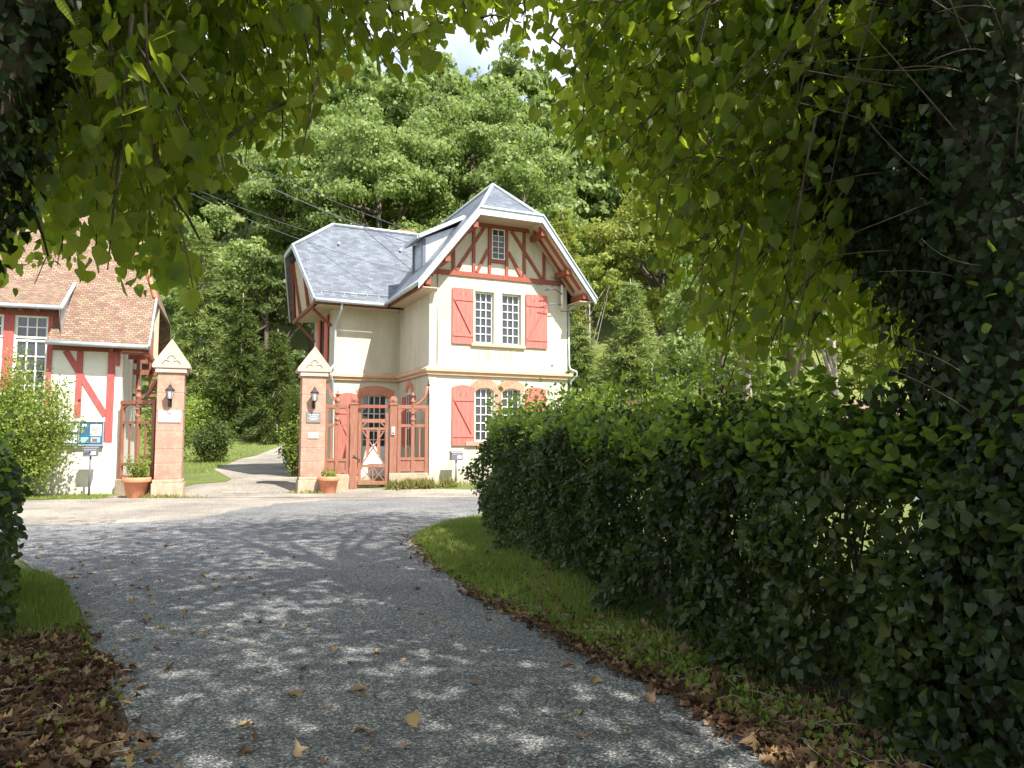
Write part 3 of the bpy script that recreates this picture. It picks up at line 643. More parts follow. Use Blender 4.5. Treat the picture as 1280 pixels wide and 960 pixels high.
# service mast with insulators on the gable
def H(x, y, z_): 
    c_, s_ = math.cos(R(25)), math.sin(R(25)); return (-2.784 + c_*x - s_*y, 25.1 + s_*x + c_*y, z_ + HZ0)
mast = empty('service_mast', H(4.98, -.16, 6.55), R(25)); tag(mast, 'short white service pole with iron bracket beside the upper right gable corner', 'cable mast')
q = MB(); q.tube([(0,-.05,-.3),(0,-.05,.55)], .045, 10); q.build('pole', M['whitepaint'], mast)
q = MB(); q.tube([(.02,.1,.2),(-.02,-.04,.2)], .015, 6); q.tube([(.02,.12,-.1),(-.02,-.04,-.1)], .015, 6); q.tube([(-.75,-.15,.28),(-.35,-.2,.32),(0,-.1,.2)], .018, 6); q.tube([(-.75,-.18,.28),(-.3,-.25,.52)], .015, 6); q.tube([(-.9,-.02,-.35),(-.5,-.15,-.2),(-.05,-.1,-.2)], .02, 6); q.tube([(-.1,-.1,-.42),(.3,-.1,-.42)], .018, 6)
q.build('bracket', M['grey'], mast)
# overhead cables
mend = Vector(H(4.3, -.35, 6.95))
def cable(a_, b_, sag, rr, label):
    a_ = Vector(a_); b_ = Vector(b_); pts = []
    for k in range(25):
        t = k / 24; p = a_.lerp(b_, t); p.z -= sag * 4 * t * (1 - t); pts.append(p)
    q = MB(); q.tube(pts, rr, 6); tag(q.build('overhead_cable', M['grey']), label, 'cable', 'cables running to the gable')
cable(mend, at(200, 165, 34), .55, .018, 'thick lowest twisted cable crossing the gable of the lodge')
cable(Vector(H(4.95,-.3,7.25)), at(200, 150, 34), .5, .010, 'thin upper wire running above the thick cable to the lodge mast')
cable(Vector(H(4.98,-.3,7.1)), at(180, 205, 38), .9, .010, 'thin wire passing low over the slate ridge of the lodge')
cable(Vector(H(0.1,1.7,7.4)), at(200, 222, 30), .35, .010, 'wire sloping down across the slates from the left to the dormer foot')

# ------------------------------------------------------------------ gate pillars
def pillar(X, Y, zg, label, ht, mats):
    root = empty('gate_pillar', (X, Y, zg), R(20)); tag(root, label, 'gate pillar', 'pillars of the drive gate')
    q = MB(); q.box(-.44,.44,-.44,.44,-.2,.42); q.box(-.41,.41,-.41,.41,.42,.53); q.build('base', M['granite'], root, .02)
    q = MB(); hh = [.53,1.0,1.42,1.95,2.55,3.1,3.72]
    for k, (a_, b_) in enumerate(zip(hh[:-1], hh[1:])): q.box(-.37,.37,-.37,.37,a_+.004,b_-.004)
    q.box(-.362,.362,-.362,.362,.53,3.72); q.build('shaft', mats[0], root, .018)
    q = MB(); q.box(-.43,.43,-.43,.43,3.70,3.80); q.box(-.41,.41,-.41,.41,3.80,3.86)
    w_ = .52
    for rot in (0,):
        f3 = lambda a_, b_, z_: (a_, b_, z_) if rot == 0 else (b_, a_, z_)
        e_ = .455 + .004 * rot
        v = [f3(-w_,-e_,3.84), f3(w_,-e_,3.84), f3(w_,-e_,3.95), f3(0,-e_,ht), f3(-w_,-e_,3.95), f3(-w_,e_,3.84), f3(w_,e_,3.84), f3(w_,e_,3.95), f3(0,e_,ht), f3(-w_,e_,3.95)]
        F = [(0,1,2,3,4),(9,8,7,6,5),(0,5,6,1),(1,6,7,2),(2,7,8,3),(3,8,9,4),(4,9,5,0)]
        q.add(v, F if rot == 0 else [t_[::-1] for t_ in F])
    cap = q.build('cap', mats[1], root, .012)
    q = MB()
    q.tube(arc(0, 4.12, .10, 0, 180, 8, -.462), .016, 6); q.tube(arc(-.14, 3.97, .10, 40, 180, 8, -.462), .016, 6); q.tube(arc(.14, 3.97, .10, 0, 140, 8, -.462), .016, 6)
    q.build('trefoil_carving', M['granite'], cap)
    return root
pillar(-10.32, 22.75, 0, 'left gate pillar, bright pink sandstone with pale gabled cap and white plaque', 4.72, (M['sandstone'], M['palestone']))
pillar(-6.42, 24.2, .02, 'right gate pillar, pink sandstone with grey plaque above a small white sign', 4.66, (M['sandstone'], M['palestone']))
def on_pillar(X, Y, zg, name, z_, label, cat, group=None):
    o = empty(name, (X + .375 * math.sin(R(20)), Y - .375 * math.cos(R(20)), zg + z_), R(20)); return tag(o, label, cat, group)
def lantern(X, Y, zg, label):
    l = on_pillar(X, Y, zg, 'wall_lantern', 3.0, label, 'lantern', 'lanterns on the gate pillars')
    q = MB(); q.box(-.05,.05,-.03,0,-.32,-.08); q.tube([(0,-.02,-.12),(0,-.14,-.32),(0,-.22,-.25),(0,-.22,-.12)], .015, 8); q.tube([(0,-.02,-.3),(0,-.10,-.2),(0,-.2,-.16)], .011, 6); q.build('bracket', M['iron'], l)
    q = MB(); q.lathe((0,-.22,-.12), [(.05,0),(.06,.02),(.075,.03)], 6)
    for k in range(6):
        a_ = R(60 * k); q.tube([(.07*math.cos(a_),-.22+.07*math.sin(a_),-.1),(.12*math.cos(a_),-.22+.12*math.sin(a_),.15)], .008, 5)
    q.lathe((0,-.22,.15), [(.135,0),(.14,.02),(.10,.06),(.05,.11),(.04,.13),(.055,.14),(.02,.17),(.012,.2),(.0,.24)], 6); q.build('frame', M['iron'], l)
    q = MB(); q.lathe((0,-.22,-.09), [(.062,0),(.11,.235)], 6); q.build('glass', M['lampglass'], l)
lantern(-10.32, 22.75, 0, 'black wall lantern above the white plaque on the left gate pillar')
lantern(-6.42, 24.2, .02, 'black wall lantern above the grey plaque on the right gate pillar')
def plaque(X, Y, zg, z_, wd, h_, m_, label, lines, ink='grey'):
    l = on_pillar(X, Y, zg, 'plaque', z_, label, 'plaque'); q = MB(); q.box(-wd/2,wd/2,-.025,-.001,-h_/2,h_/2); q.build('plate', M[m_], l, .004)
    q = MB()
    for (x0, x1, zz, t) in lines: q.box(x0, x1, -.029, -.0255, zz - t, zz + t)
    q.build('lettering', M[ink], l)
plaque(-10.32, 22.75, 0, 2.40, .62, .36, 'plaque_white', 'white rectangular plaque below the lantern on the left gate pillar', [(-.12,.10,-.02,.006),(-.05,.05,.07,.02),(-.2,.2,-.08,.005)])
plaque(-6.42, 24.2, .02, 2.40, .44, .34, 'plaque_grey', 'dark grey plaque below the lantern on the right gate pillar', [(-.15,.15,.08,.008),(-.12,.12,.03,.006),(-.16,.16,-.03,.006),(-.1,.1,-.08,.006)], 'paper')
plaque(-6.42, 24.2, .02, 1.82, .32, .17, 'plaque_white', 'small white sign under the grey plaque on the right gate pillar', [(-.11,.11,.02,.006),(-.08,.08,-.03,.006)])

# ------------------------------------------------------------------ timber fences and wicket gate
FA = math.atan2(25.02 - 24.26, -2.86 + 6.42)
def panel(mb, t0, t1, zb, zt, n_=3, solid=.55):
    L_ = t1 - t0
    for k in range(n_):
        x_ = t0 + .06 + (L_ - .12) * k / (n_ - 1); mb.box(x_-.055, x_+.055, -.045, .045, zb, zt)
    for z_ in (zb+.08, zb+.45, zt-.62): mb.box(t0, t1, -.035, .035, z_-.045, z_+.045)
    for k in range(n_ - 1):   # little arches under the top rail + slats between
        xa = t0 + .06 + (L_ - .12) * k / (n_ - 1); xb = t0 + .06 + (L_ - .12) * (k + 1) / (n_ - 1); xm = (xa + xb) / 2
        rr = (xb - xa) / 2
        pts = [(xm + rr*math.cos(R(a_)), 0, zt - .30 + .24*math.sin(R(a_))) for a_ in range(0, 181, 20)]
        for p0, p1 in zip(pts[:-1], pts[1:]): mb.beam(p0, p1, .05, .07, (0, 1, .001))
        mb.box(xm-.025, xm+.025, -.02, .02, zb+.5, zt-.62)
        mb.box(xa, xb, -.012, .012, zb+.08, zb+.45) if solid > .5 and rng.random() < .9 else None
    mb.box(t0, t1, -.05, .05, zt-.06, zt+.06)
def finial(mb, x_, z_):
    mb.lathe((x_, 0, z_), [(.05,-.22),(.075,-.18),(.04,-.12),(.08,-.06),(.10,0),(.05,.03),(.045,.14),(.09,.17),(.10,.19),(.03,.22),(.03,.28),(.0,.32)], 10)
fr = empty('timber_fence', (-6.42, 24.26, .05), FA); tag(fr, 'carved brown timber fence joining the right gate pillar, wicket gate and corner of the lodge', 'fence')
q = MB(); q.box(.38,1.16,-.12,.12,-.2,.55); q.build('low_wall', M['granite'], fr, .02)
q = MB(); q.box(2.44,3.72,-.12,.12,-.2,.58); q.build('low_wall', M['granite'], fr, .02)
q = MB(); panel(q, .36, 1.17, .56, 2.75, 3); q.beam((.42,0,3.45),(.62,0,3.0),.07,.1); q.beam((.62,0,3.0),(.95,0,2.8),.07,.1); q.build('panel', M['gatewood'], fr)
q = MB(); panel(q, 2.70, 3.72, .59, 2.75, 3); q.tube([(3.68,0,3.45),(3.62,0,3.1),(3.4,0,2.86),(3.15,0,2.78)], .05, 8); q.build('panel', M['gatewood'], fr)
for (a_, b_) in ((1.18,1.42),(2.45,2.68)):
    q = MB(); q.box(a_, b_, -.11, .11, -.1, 2.8); xm = (a_+b_)/2; q.box(a_-.02,b_+.02,-.13,.13,2.8,2.86)
    q.tube([(xm,-.10,2.96),(xm,.10,2.96)], .13, 14); q.tube([(xm,-.12,2.96),(xm,.12,2.96)], .05, 10); q.build('post', M['gatewood'], fr, .008)
q = MB(); finial(q, .77, 2.95); q.build('finial', M['gatewood'], fr); q = MB(); finial(q, 3.2, 2.95); q.build('finial', M['gatewood'], fr)
for x_ in (.77, 3.2):
    q = MB(); finial(q, x_, 2.35); q.build('turned_pendant', M['gatewood'], fr)
q = MB(); q.box(1.42,2.45,-.04,.04,2.70,2.79); q.build('lintel', M['redtimber'], fr)
q = MB(); q.tube([(3.72,0,3.2),(3.72,0,3.45)], .02, 6); q.lathe((3.72,0,3.45), [(.03,0),(.05,.04),(.02,.08),(.015,.18),(0,.26)], 8); q.box(3.69,3.75,-.03,.03,.5,3.2); q.build('iron_spike', M['iron'], fr)
wg = empty('wicket_gate', (-6.42 + 1.44*math.cos(FA), 24.26 + 1.44*math.sin(FA), .17), FA); tag(wg, 'narrow brown timber wicket gate with crossed braces between two carved posts', 'gate')
q = MB(); q.box(0,.1,-.03,.03,.08,2.15); q.box(.87,.97,-.03,.03,.08,2.15); q.box(.1,.87,-.03,.03,2.10,2.22); q.box(.1,.87,-.03,.03,.08,.20); q.box(.1,.87,-.03,.03,.64,.74); q.box(.1,.87,-.025,.025,1.86,1.94)
q.box(-.01,.09,-.035,.035,2.15,2.42); q.box(.88,.98,-.035,.035,2.15,2.42); q.build('frame', M['gatewood'], wg, .006)
q = MB()
q.beam((.14,-.01,.76),(.83,-.01,1.84),.04,.09,(0,1,.01)); q.beam((.83,.012,.76),(.14,.012,1.84),.04,.09,(0,1,.01)); q.box(.26,.36,-.028,-.012,.9,1.86); q.box(.61,.71,-.028,-.012,.9,1.86)
q.beam((.10,0,1.96),(.25,0,2.1),.04,.07,(0,1,.01)); q.beam((.87,0,1.96),(.72,0,2.1),.04,.07,(0,1,.01)); q.build('cross_brace', M['gatewood'], wg)
q = MB()
for x_ in (.1, .485):
    q.beam((x_+.02,0,.21),(x_+.365,0,.63),.03,.06,(0,1,.01)); q.beam((x_+.365,.006,.21),(x_+.02,.006,.63),.03,.06,(0,1,.01))
q.box(.465,.505,-.02,.02,.2,.64); q.build('lower_lattice', M['gatewood'], wg)
q = MB(); q.box(.3,.66,-.05,-.031,1.02,1.04); q.add([(.18,-.02,.76),(.80,-.02,.76),(.62,-.02,1.22),(.50,-.02,1.42),(.38,-.02,1.22)], [(0,1,2,3,4)]); q.slab([(.20,-.03,.78),(.78,-.03,.78),(.68,-.03,1.02),(.30,-.03,1.02)], .01, (0,-1,0)); q.build('notice', M['paper'], wg)
q = MB(); q.tube([(-.14,-.16,1.05),(-.02,-.1,.92),(.08,-.06,.88)], .016, 6); q.build('handle', M['iron'], wg)
ic = empty('intercom', (-6.42 + 2.56*math.cos(FA) + .118*math.sin(FA), 24.26 + 2.56*math.sin(FA) - .118*math.cos(FA), 2.0), FA); tag(ic, 'small white intercom box on the right hand post of the wicket gate', 'intercom')
q = MB(); q.box(-.055,.055,-.035,0,-.13,.13); q.build('case', M['plaque_white'], ic, .006); q = MB(); q.box(-.04,.04,-.0385,-.0355,-.11,-.04); q.build('grille', M['grey'], ic)
# left fence between building corner and left pillar
p0 = Vector((-12.12, 23.25, 0)); p1 = Vector((-10.72, 22.68, 0)); FL = math.atan2(p1.y - p0.y, p1.x - p0.x); LL = (p1 - p0).length
fl = empty('timber_fence', p0, FL); tag(fl, 'short carved timber fence between the half timbered house and the left gate pillar', 'fence')
q = MB(); q.box(.02,LL,-.12,.12,-.1,.5); q.build('low_wall', M['granite'], fl, .02)
q = MB(); panel(q, .05, LL-.02, .5, 2.85, 3, 0); q.beam((LL-.05,0,3.5),(LL-.35,0,3.1),.07,.1); q.beam((LL-.35,0,3.1),(LL-.8,0,2.9),.07,.1); q.build('panel', M['gatewood'], fl)
q = MB(); finial(q, LL/2, 3.05); finial(q, LL/2, 2.45); q.build('finial', M['gatewood'], fl)

# ------------------------------------------------------------------ pots
def pot(X, Y, zg, rr, h_, label, ph, n_):
    root = empty('flower_pot', (X, Y, zg)); tag(root, label, 'flower pot', 'terracotta pots by the gate pillars')
    q = MB(); q.lathe((0,0,0), [(rr*.62,0),(rr*.66,.02),(rr*.86,h_*.74),(rr*.98,h_*.76),(rr*1.0,h_*.80),(rr*.98,h_*.98),(rr*.94,h_),(rr*.86,h_),(rr*.84,h_*.85)], 28); q.build('pot', M['terracotta'], root)
    q = MB(); q.lathe((0,0,0), [(rr*.84,h_*.84),(rr*.83,h_*.86)], 24); q.build('soil', M['soil'], root)
    pl = MB(); c = Cloud(OVAL)
    for k in range(n_):
        a_ = random.uniform(0, 6.28); l_ = ph * random.uniform(.5, 1); dd = Vector((math.cos(a_)*.35, math.sin(a_)*.35, 1)).normalized()
        st = Vector((math.cos(a_)*rr*.3, math.sin(a_)*rr*.3, h_*.85)); pts = [st, st + dd*l_*.5, st + dd*l_ + Vector((0,0,-.05))]; pl.tube(pts, .006, 5)
        m_ = 26; tt_ = rng.random(m_) * .85 + .15; P = np.array(st)[None] + np.array(dd)[None]*(tt_*l_)[:, None] + rng.normal(size=(m_,3))*.045
        c.add(P, rdir(m_) + np.array((0,0,.3)), rdir(m_), rng.uniform(.05,.09,m_))
    f_ = c.build('foliage', M['shrub'], root); pl.build('stem', M['bark'], f_)
pot(-11.05, 22.30, 0, .40, .60, 'large terracotta pot with a tall leafy plant beside the left gate pillar', .8, 26)
pot(-5.77, 23.80, .0, .34, .56, 'terracotta pot with low sparse seedlings beside the right gate pillar', .35, 9)

# ------------------------------------------------------------------ letter boxes
def letterbox(X, Y, zg, top, label, rz):
    root = empty('letter_box', (X, Y, zg), rz); tag(root, label, 'letter box', 'grey letter boxes on posts')
    q = MB(); q.box(-.2,.2,-.09,.09,top-.3,top-.06); q.add([(-.21,-.12,top-.06),(.21,-.12,top-.06),(.21,.10,top-.06),(-.21,.10,top-.06),(-.21,-.10,top-.02),(.21,-.10,top-.02),(.21,.09,top),(-.21,.09,top)], [(0,3,2,1),(4,5,6,7),(0,1,5,4),(1,2,6,5),(2,3,7,6),(3,0,4,7)])
    q.build('box', M['grey'], root, .006)
    q = MB(); q.box(-.17,.17,-.097,-.091,top-.11,top-.075); q.build('slot', M['zinc'], root)
    q = MB(); q.box(.01,.15,-.096,-.091,top-.24,top-.15); q.build('label_plate', M['paper'], root)
    q = MB(); q.tube([(0,0,-.05),(0,0,top-.3)], .03, 8); q.build('post', M['grey'], root)
hp = H(.78, -.55, 0)
letterbox(hp[0], hp[1], .2, 1.14, 'grey letter box on a post against the cream lodge wall, by the wicket gate', R(25))
letterbox(-12.62, 22.62, 0, 1.50, 'grey letter box on a post under the blue notice board', R(20))

# ------------------------------------------------------------------ left half-timbered building
LB = (-12.172, 23.4, 0)
lb = empty('half_timbered_house', LB, R(20)); tag(lb, 'white house with dark red timbers, clay tile roof and tall windows at the left edge', 'house')
q = MB(); wops = [(-2.93,-2.07,1.5,5.45),(-4.1,-3.24,1.5,5.45)]
wall_openings(q, -9, 0, -.3, 4.62, 0, .28, [(a_, b_, c_, min(4.62, d_)) for a_, b_, c_, d_ in wops])
wall_openings(q, -9, -1.75, 4.62, 5.6, 0, .28, [(a_, b_, 4.62, d_) for a_, b_, c_, d_ in wops])
q.box(-.28,0,.28,2.4,-.3,4.6); q.box(-9,-.28,4.7,5,-.3,5); q.box(-1.75-.28,-1.75,.28,1.6,4.62,5.6)
q.box(-.1,-.02,2.4,5,-.3,4.6)
q.build('wall', M['white_plaster'], lb)
q = MB(); q.box(-.47,-.02,-.045,-.001,-.2,1.62); q.build('corner_plaster', M['white_plaster'], lb, .01)
for (a_, b_, c_, d_) in wops:
    window(lb, a_, b_, c_, 4.72, 3, 7, .06, 0, thick=.06, bar=.035); window(lb, a_, b_, 4.76, d_, 3, 2, .06, 0, thick=.06, bar=.035)
def timb(mb, x0, z0, x1, z1, wd, yy=-.03): 
    v, f = _plank(x0, z0, x1, z1, wd, yy); mb.add([(a_, (yy if b_ < .04 else .0), c_) for a_, b_, c_ in v], f)
q = MB()
timb(q, -.31, 1.62, -.31, 4.42, .20, -.055); timb(q, -1.18, 2.4, -1.18, 4.42, .17, -.04); timb(q, -1.58, 4.42, -.42, 2.45, .17, -.033)
timb(q, -2.0, 2.4, -2.0, 5.45, .13, -.05); timb(q, -3.085, 2.0, -3.085, 5.45, .26, -.06); timb(q, -4.3, 1.6, -4.3, 5.45, .3, -.06)
timb(q, -.13, 4.0, -.13, 4.42, .10, -.03)
q.build('timber', M['pinktimber'], lb)
q = MB(); timb(q, -1.93, 4.5, .8, 4.5, .15, -.05); timb(q, -9, 5.53, -1.75, 5.53, .17, -.06); q.box(-1.93,-1.72,-.03,-.001,4.58,5.45)
for x_ in (-2.3,-2.75,-3.3,-3.8): q.box(x_-.05,x_+.05,-.42,-.06,5.56,5.66)
q.box(-.34,-.24,-.40,-.0605,4.42,4.56)
q.build('eave_beam', M['darktimber'], lb)
# roof
def lz(y): return 4.62 + 1.2 * (y + .5)
q = MB()
yr = 3.9; 
q.slab([(-1.98,-.5,lz(-.5)),(.74,-.5,lz(-.5)),(.76,.95,lz(.95)),(-.45,yr,lz(yr)),(-9,yr,lz(yr)),(-9,1.22,lz(1.22)),(-1.98,1.22,lz(1.22))], .1)
q.slab([(-9,yr,lz(yr)),(-.45,yr,lz(yr)),(.76,6.85,lz(.95)),(.74,8.3,lz(-.5)),(-9,8.3,lz(-.5))], .1)
q.slab([(.76,.95,lz(.95)),(.76,6.85,lz(.95)),(-.45,yr,lz(yr))], .1)
q.slab([(-9,-.42,5.70),(-1.68,-.42,5.70),(-1.68,1.24,lz(1.24)+.02),(-9,1.24,lz(1.24)+.02)], .1)
lroof = q.build('roof', M['clay'], lb)
q = MB(); q.add([(-1.68,-.38,5.66),(-1.68,1.2,lz(1.2)),(-1.68,-.3,lz(-.3))], [(0,1,2)]); q.slab([(-1.7,-.38,5.62),(-1.7,1.2,lz(1.2)-.06),(-1.7,.2,lz(.2)-.05),(-1.7,-.0,5.0)], .04, (1,0,0)); q.build('dormer_cheek', M['zinc'], lroof)
q = MB(); q.beam((-1.64,-.45,5.72),(-1.64,1.26,lz(1.26)+.04),.10,.05); q.build('zinc_flashing', M['zinc_light'], lroof)
q = MB(); q.beam((.78,-.52,lz(-.5)-.08),(.80,.98,lz(.95)-.04),.05,.20); q.build('zinc_flashing', M['zinc_light'], lroof)
q = MB(); q.tube([(-2.02,-.56,4.60),(.76,-.56,4.56)], .075, 10); q.tube([(-9,-.48,5.66),(-1.6,-.48,5.66)], .07, 10); q.build('gutter', M['zinc'], lroof)
q = MB(); capline(q, [(.76,.95,lz(.95)),(-.45,yr,lz(yr)),(-9,yr,lz(yr))], .16); q.build('ridge_tile', M['terracotta'], lroof)
q = MB()
for y_ in (-.3, 1.2, 2.6): q.box(.0,.74,y_-.06,y_+.06,4.35,4.5); 
q.beam((.68,-.4,4.5),(.68,.95,6.1),.1,.12); q.beam((.3,.3,4.4),(.3,1.0,5.9),.1,.1); q.box(.62,.74,-.4,4.8,4.3,4.42); q.box(.1,.2,2.45,2.6,2.9,5.2); q.box(.0,.74,2.42,2.52,3.95,4.12); q.box(.5,.6,2.42,2.52,3.5,5.5); q.box(0,.74,2.5,2.6,3.2,3.3)
q.build('gable_timber', M['darktimber'], lb)
q = MB(); q.slab([(.0,2.6,4.5),(.74,2.6,4.5),(.74,2.6,6.4),(0,2.6,7.2)], .05, (0,-1,0)); q.build('gable_boards', M['soffit'], lb)
# notice board on the wall
def lH(x, y, z_):
    c_, s_ = math.cos(R(20)), math.sin(R(20)); return (LB[0] + c_*x - s_*y, LB[1] + s_*x + c_*y, z_)
nb = empty('notice_board', lH(-1.0, -.09, 1.9), R(20)); tag(nb, 'dark blue notice board with posters on the white wall above a letter box', 'notice board')
q = MB(); q.box(-.54,.54,-.02,.08,-.34,.34); q.build('back_panel', M['darkblue'], nb)
q = MB(); q.box(-.57,.57,-.05,.07,-.38,-.34); q.box(-.57,.57,-.05,.07,.34,.37); q.box(.54,.57,-.045,.07,-.34,.34); q.box(-.57,-.54,-.045,.07,-.34,.34); q.box(-.12,-.09,-.04,-.02,-.34,.34); q.build('frame', M['zinc'], nb)
for k, (a_, b_, c_, d_, mm) in enumerate([(-.50,-.15,.04,.30,'paper'),(-.52,-.15,-.30,-.04,'paper'),(.20,.50,-.08,.28,'paper'),(-.07,.18,-.30,.32,'darkblue'),(-.02,.10,.20,.28,'paper'),(-.05,.16,-.28,-.12,'lightblue'),(.22,.48,-.28,-.12,'lightblue'),(.26,.40,-.26,-.16,'redtimber')]):
    q = MB(); q.box(a_, b_, -.026 - k*.0015, -.0205 - k*.0012, c_, d_); q.build('poster', M[mm], nb)
for a_, b_, z_ in ((-.46,-.2,.24),(-.46,-.2,.19),(-.46,-.24,.14),(-.46,-.2,-.1),(-.46,-.25,-.15),(.24,.46,.2),(.24,.46,.15),(.24,.42,.1),(.24,.46,.05),(-.2,-.17,-.2)):
    q = MB(); q.box(a_, b_, -.042, -.038, z_-.006, z_+.006); q.build('printed_line', M['grey'], nb)

# ------------------------------------------------------------------ vegetation builders
def limb(mb, pts, r0, r1, n_=8):
    k = len(pts); mb.tube(pts, [r0 + (r1 - r0) * i / (k - 1) for i in range(k)], n_)
def bezier(a_, b_, c_, k=8):
    a_, b_, c_ = (np.array(q, float) for q in (a_, b_, c_)); t = np.linspace(0, 1, k)[:, None]
    return (1-t)**2*a_ + 2*t*(1-t)*b_ + t**2*c_

def crown_broad(g, h, cr, nb, per, size, T=DIA, z0f=.3):
    """clumped crown: many leafy tufts spread through an uneven volume"""
    c = Cloud(T); cz = h * (1 + z0f) / 2; rz = h * (1 - z0f) / 2
    u = unit(g.normal(size=(nb, 3))); u[:, 2] = np.abs(u[:, 2]) * np.where(g.random(nb) < .75, 1, -.8)
    rad = g.uniform(.45, 1.0, nb) ** .5
    cen = u * rad[:, None] * np.array((cr, cr, rz)) * g.uniform(.8, 1.08, (nb, 1)) + np.array((0, 0, cz))
    for k in range(nb):
        br = cr * g.uniform(.11, .27); n_ = int(per * (br / (cr * .19)) ** 2 * .62)
        d = unit(g.normal(size=(n_, 3))); d[:, 2] = np.where(d[:, 2] < -.3, -d[:, 2] * .5, d[:, 2])
        rr = br * g.uniform(.55, 1.12, n_)
        P = cen[k] + d * rr[:, None] * np.array((1.15, 1.15, .75))
        N = d + g.normal(size=(n_, 3)) * .55; A = np.cross(d, rdir(n_, g)) + np.array((0, 0, -.35))
        c.add(P, A, N, size * g.uniform(.6, 1.3, n_))
    return c, cen
def tree_trunk(g, h, r0, cen, lean=0):
    mb = MB(); top = np.array((lean, 0, h * .8)); pts = [np.array((0,0,-.6)), np.array((.05,0,h*.2)), np.array((lean*.4,.1,h*.45)), top]
    limb(mb, pts, r0, r0 * .3, 9)
    for k in g.choice(len(cen), min(9, len(cen)), replace=False):
        z_ = g.uniform(.28, .7) * h; s_ = np.array((lean * z_ / h, 0, z_)); limb(mb, bezier(s_, (s_ + cen[k]) / 2 + np.array((0, 0, .4)), cen[k], 5), r0 * .35, r0 * .08, 6)
    return mb
def broad_tree(name, seed, loc, h, cr, m_, label, cat='tree', group=None, nb=60, per=230, size=.26, bark='bark', z0f=.28):
    g = np.random.default_rng(seed); root = empty(name, loc); tag(root, label, cat, group)
    c, cen = crown_broad(g, h, cr, nb, per, size, DIA, z0f); c.build('crown', M[m_], root); tree_trunk(g, h, (h * .022 + .06) * (.35 if name == 'birch_tree' else 1), cen).build('trunk', M[bark], root); return root
def conifer(name, seed, loc, h, cr, m_, label, tiers=26, per=11, size=.3, group=None, z0=.06, droop=.35, dens=62, fine=NEEDLE):
    g = np.random.default_rng(seed); root = empty(name, loc); tag(root, label, 'tree', group); c = Cloud(fine); tr = MB(); limb(tr, [(0,0,-.5),(0,0,h*.5),(0,0,h)], h*.018+.05, .02, 8)
    for k in range(tiers):
        t = z0 + (1 - z0) * k / tiers; L_ = cr * (1 - t) ** .8 * g.uniform(.8, 1.1) + .15; z_ = h * t
        for j in range(per):
            a_ = g.uniform(0, 6.283); l_ = L_ * g.uniform(.65, 1.1); dr = droop * l_
            d = np.array((math.cos(a_), math.sin(a_), 0)); n_ = max(8, int(dens * l_ / cr * 2)); tt_ = g.uniform(.15, 1, n_)
            sp = .16 * l_ * (1.1 - tt_) + .06
            P = np.array((0, 0, z_)) + d * (tt_ * l_)[:, None] + np.array((0, 0, 1)) * (.12 * l_ - dr * tt_ ** 1.6)[:, None] + g.normal(size=(n_, 3)) * sp[:, None] * np.array((1, 1, .35))
            c.add(P, d + g.normal(size=(n_, 3)) * .55 + np.array((0, 0, .05)), np.array((0, 0, 1)) + g.normal(size=(n_, 3)) * .5, size * g.uniform(.6, 1.2, n_))
            if j % 3 == 0: limb(tr, [np.array((0,0,z_)), np.array((0,0,z_)) + d*l_*.5 + np.array((0,0,.05*l_)), np.array((0,0,z_+.12*l_-dr)) + d*l_], .03 + .01 * l_, .008, 5)
    c.build('crown', M[m_], root); tr.build('trunk', M['palebark'], root); return root
def bush(name, seed, loc, rx, ry, h, m_, label, n_=5000, size=.07, T=OVAL, group=None, spiky=.0, cat='shrub'):
    g = np.random.default_rng(seed); root = empty(name, loc); tag(root, label, cat, group); c = Cloud(T); st = MB(); ns = 26
    for k in range(ns):
        a_ = g.uniform(0, 6.28); rr = math.sqrt(g.uniform(0, 1)); top = np.array((rx*rr*math.cos(a_), ry*rr*math.sin(a_), h*(1-.35*rr*rr)*g.uniform(.72,1.05)))
        b0 = np.array((top[0]*.25, top[1]*.25, 0)); bz = bezier(b0, b0*.6+top*.4+np.array((0,0,h*.25)), top, 6); limb(st, bz, .015 + h*.003, .003, 5)
        m2 = n_ // ns; tt_ = g.uniform(.12, 1, m2); P = np.stack([np.interp(tt_, np.linspace(0,1,6), bz[:, i]) for i in range(3)], 1)
        P += g.normal(size=(m2, 3)) * np.array((rx, ry, h*.5)) * (.20 - .13*tt_[:, None]*spiky)
        P[:, 2] = np.maximum(P[:, 2], .03)
        rad_ = unit(P - np.array((0, 0, h * .4))); c.add(P, rdir(m2, g) + rad_ * .6 + np.array((0,0,.25)), rad_ + rdir(m2, g), size * g.uniform(.6, 1.25, m2))
    f_ = c.build('foliage', M[m_], root); st.build('stem', M['bark'], root); return root

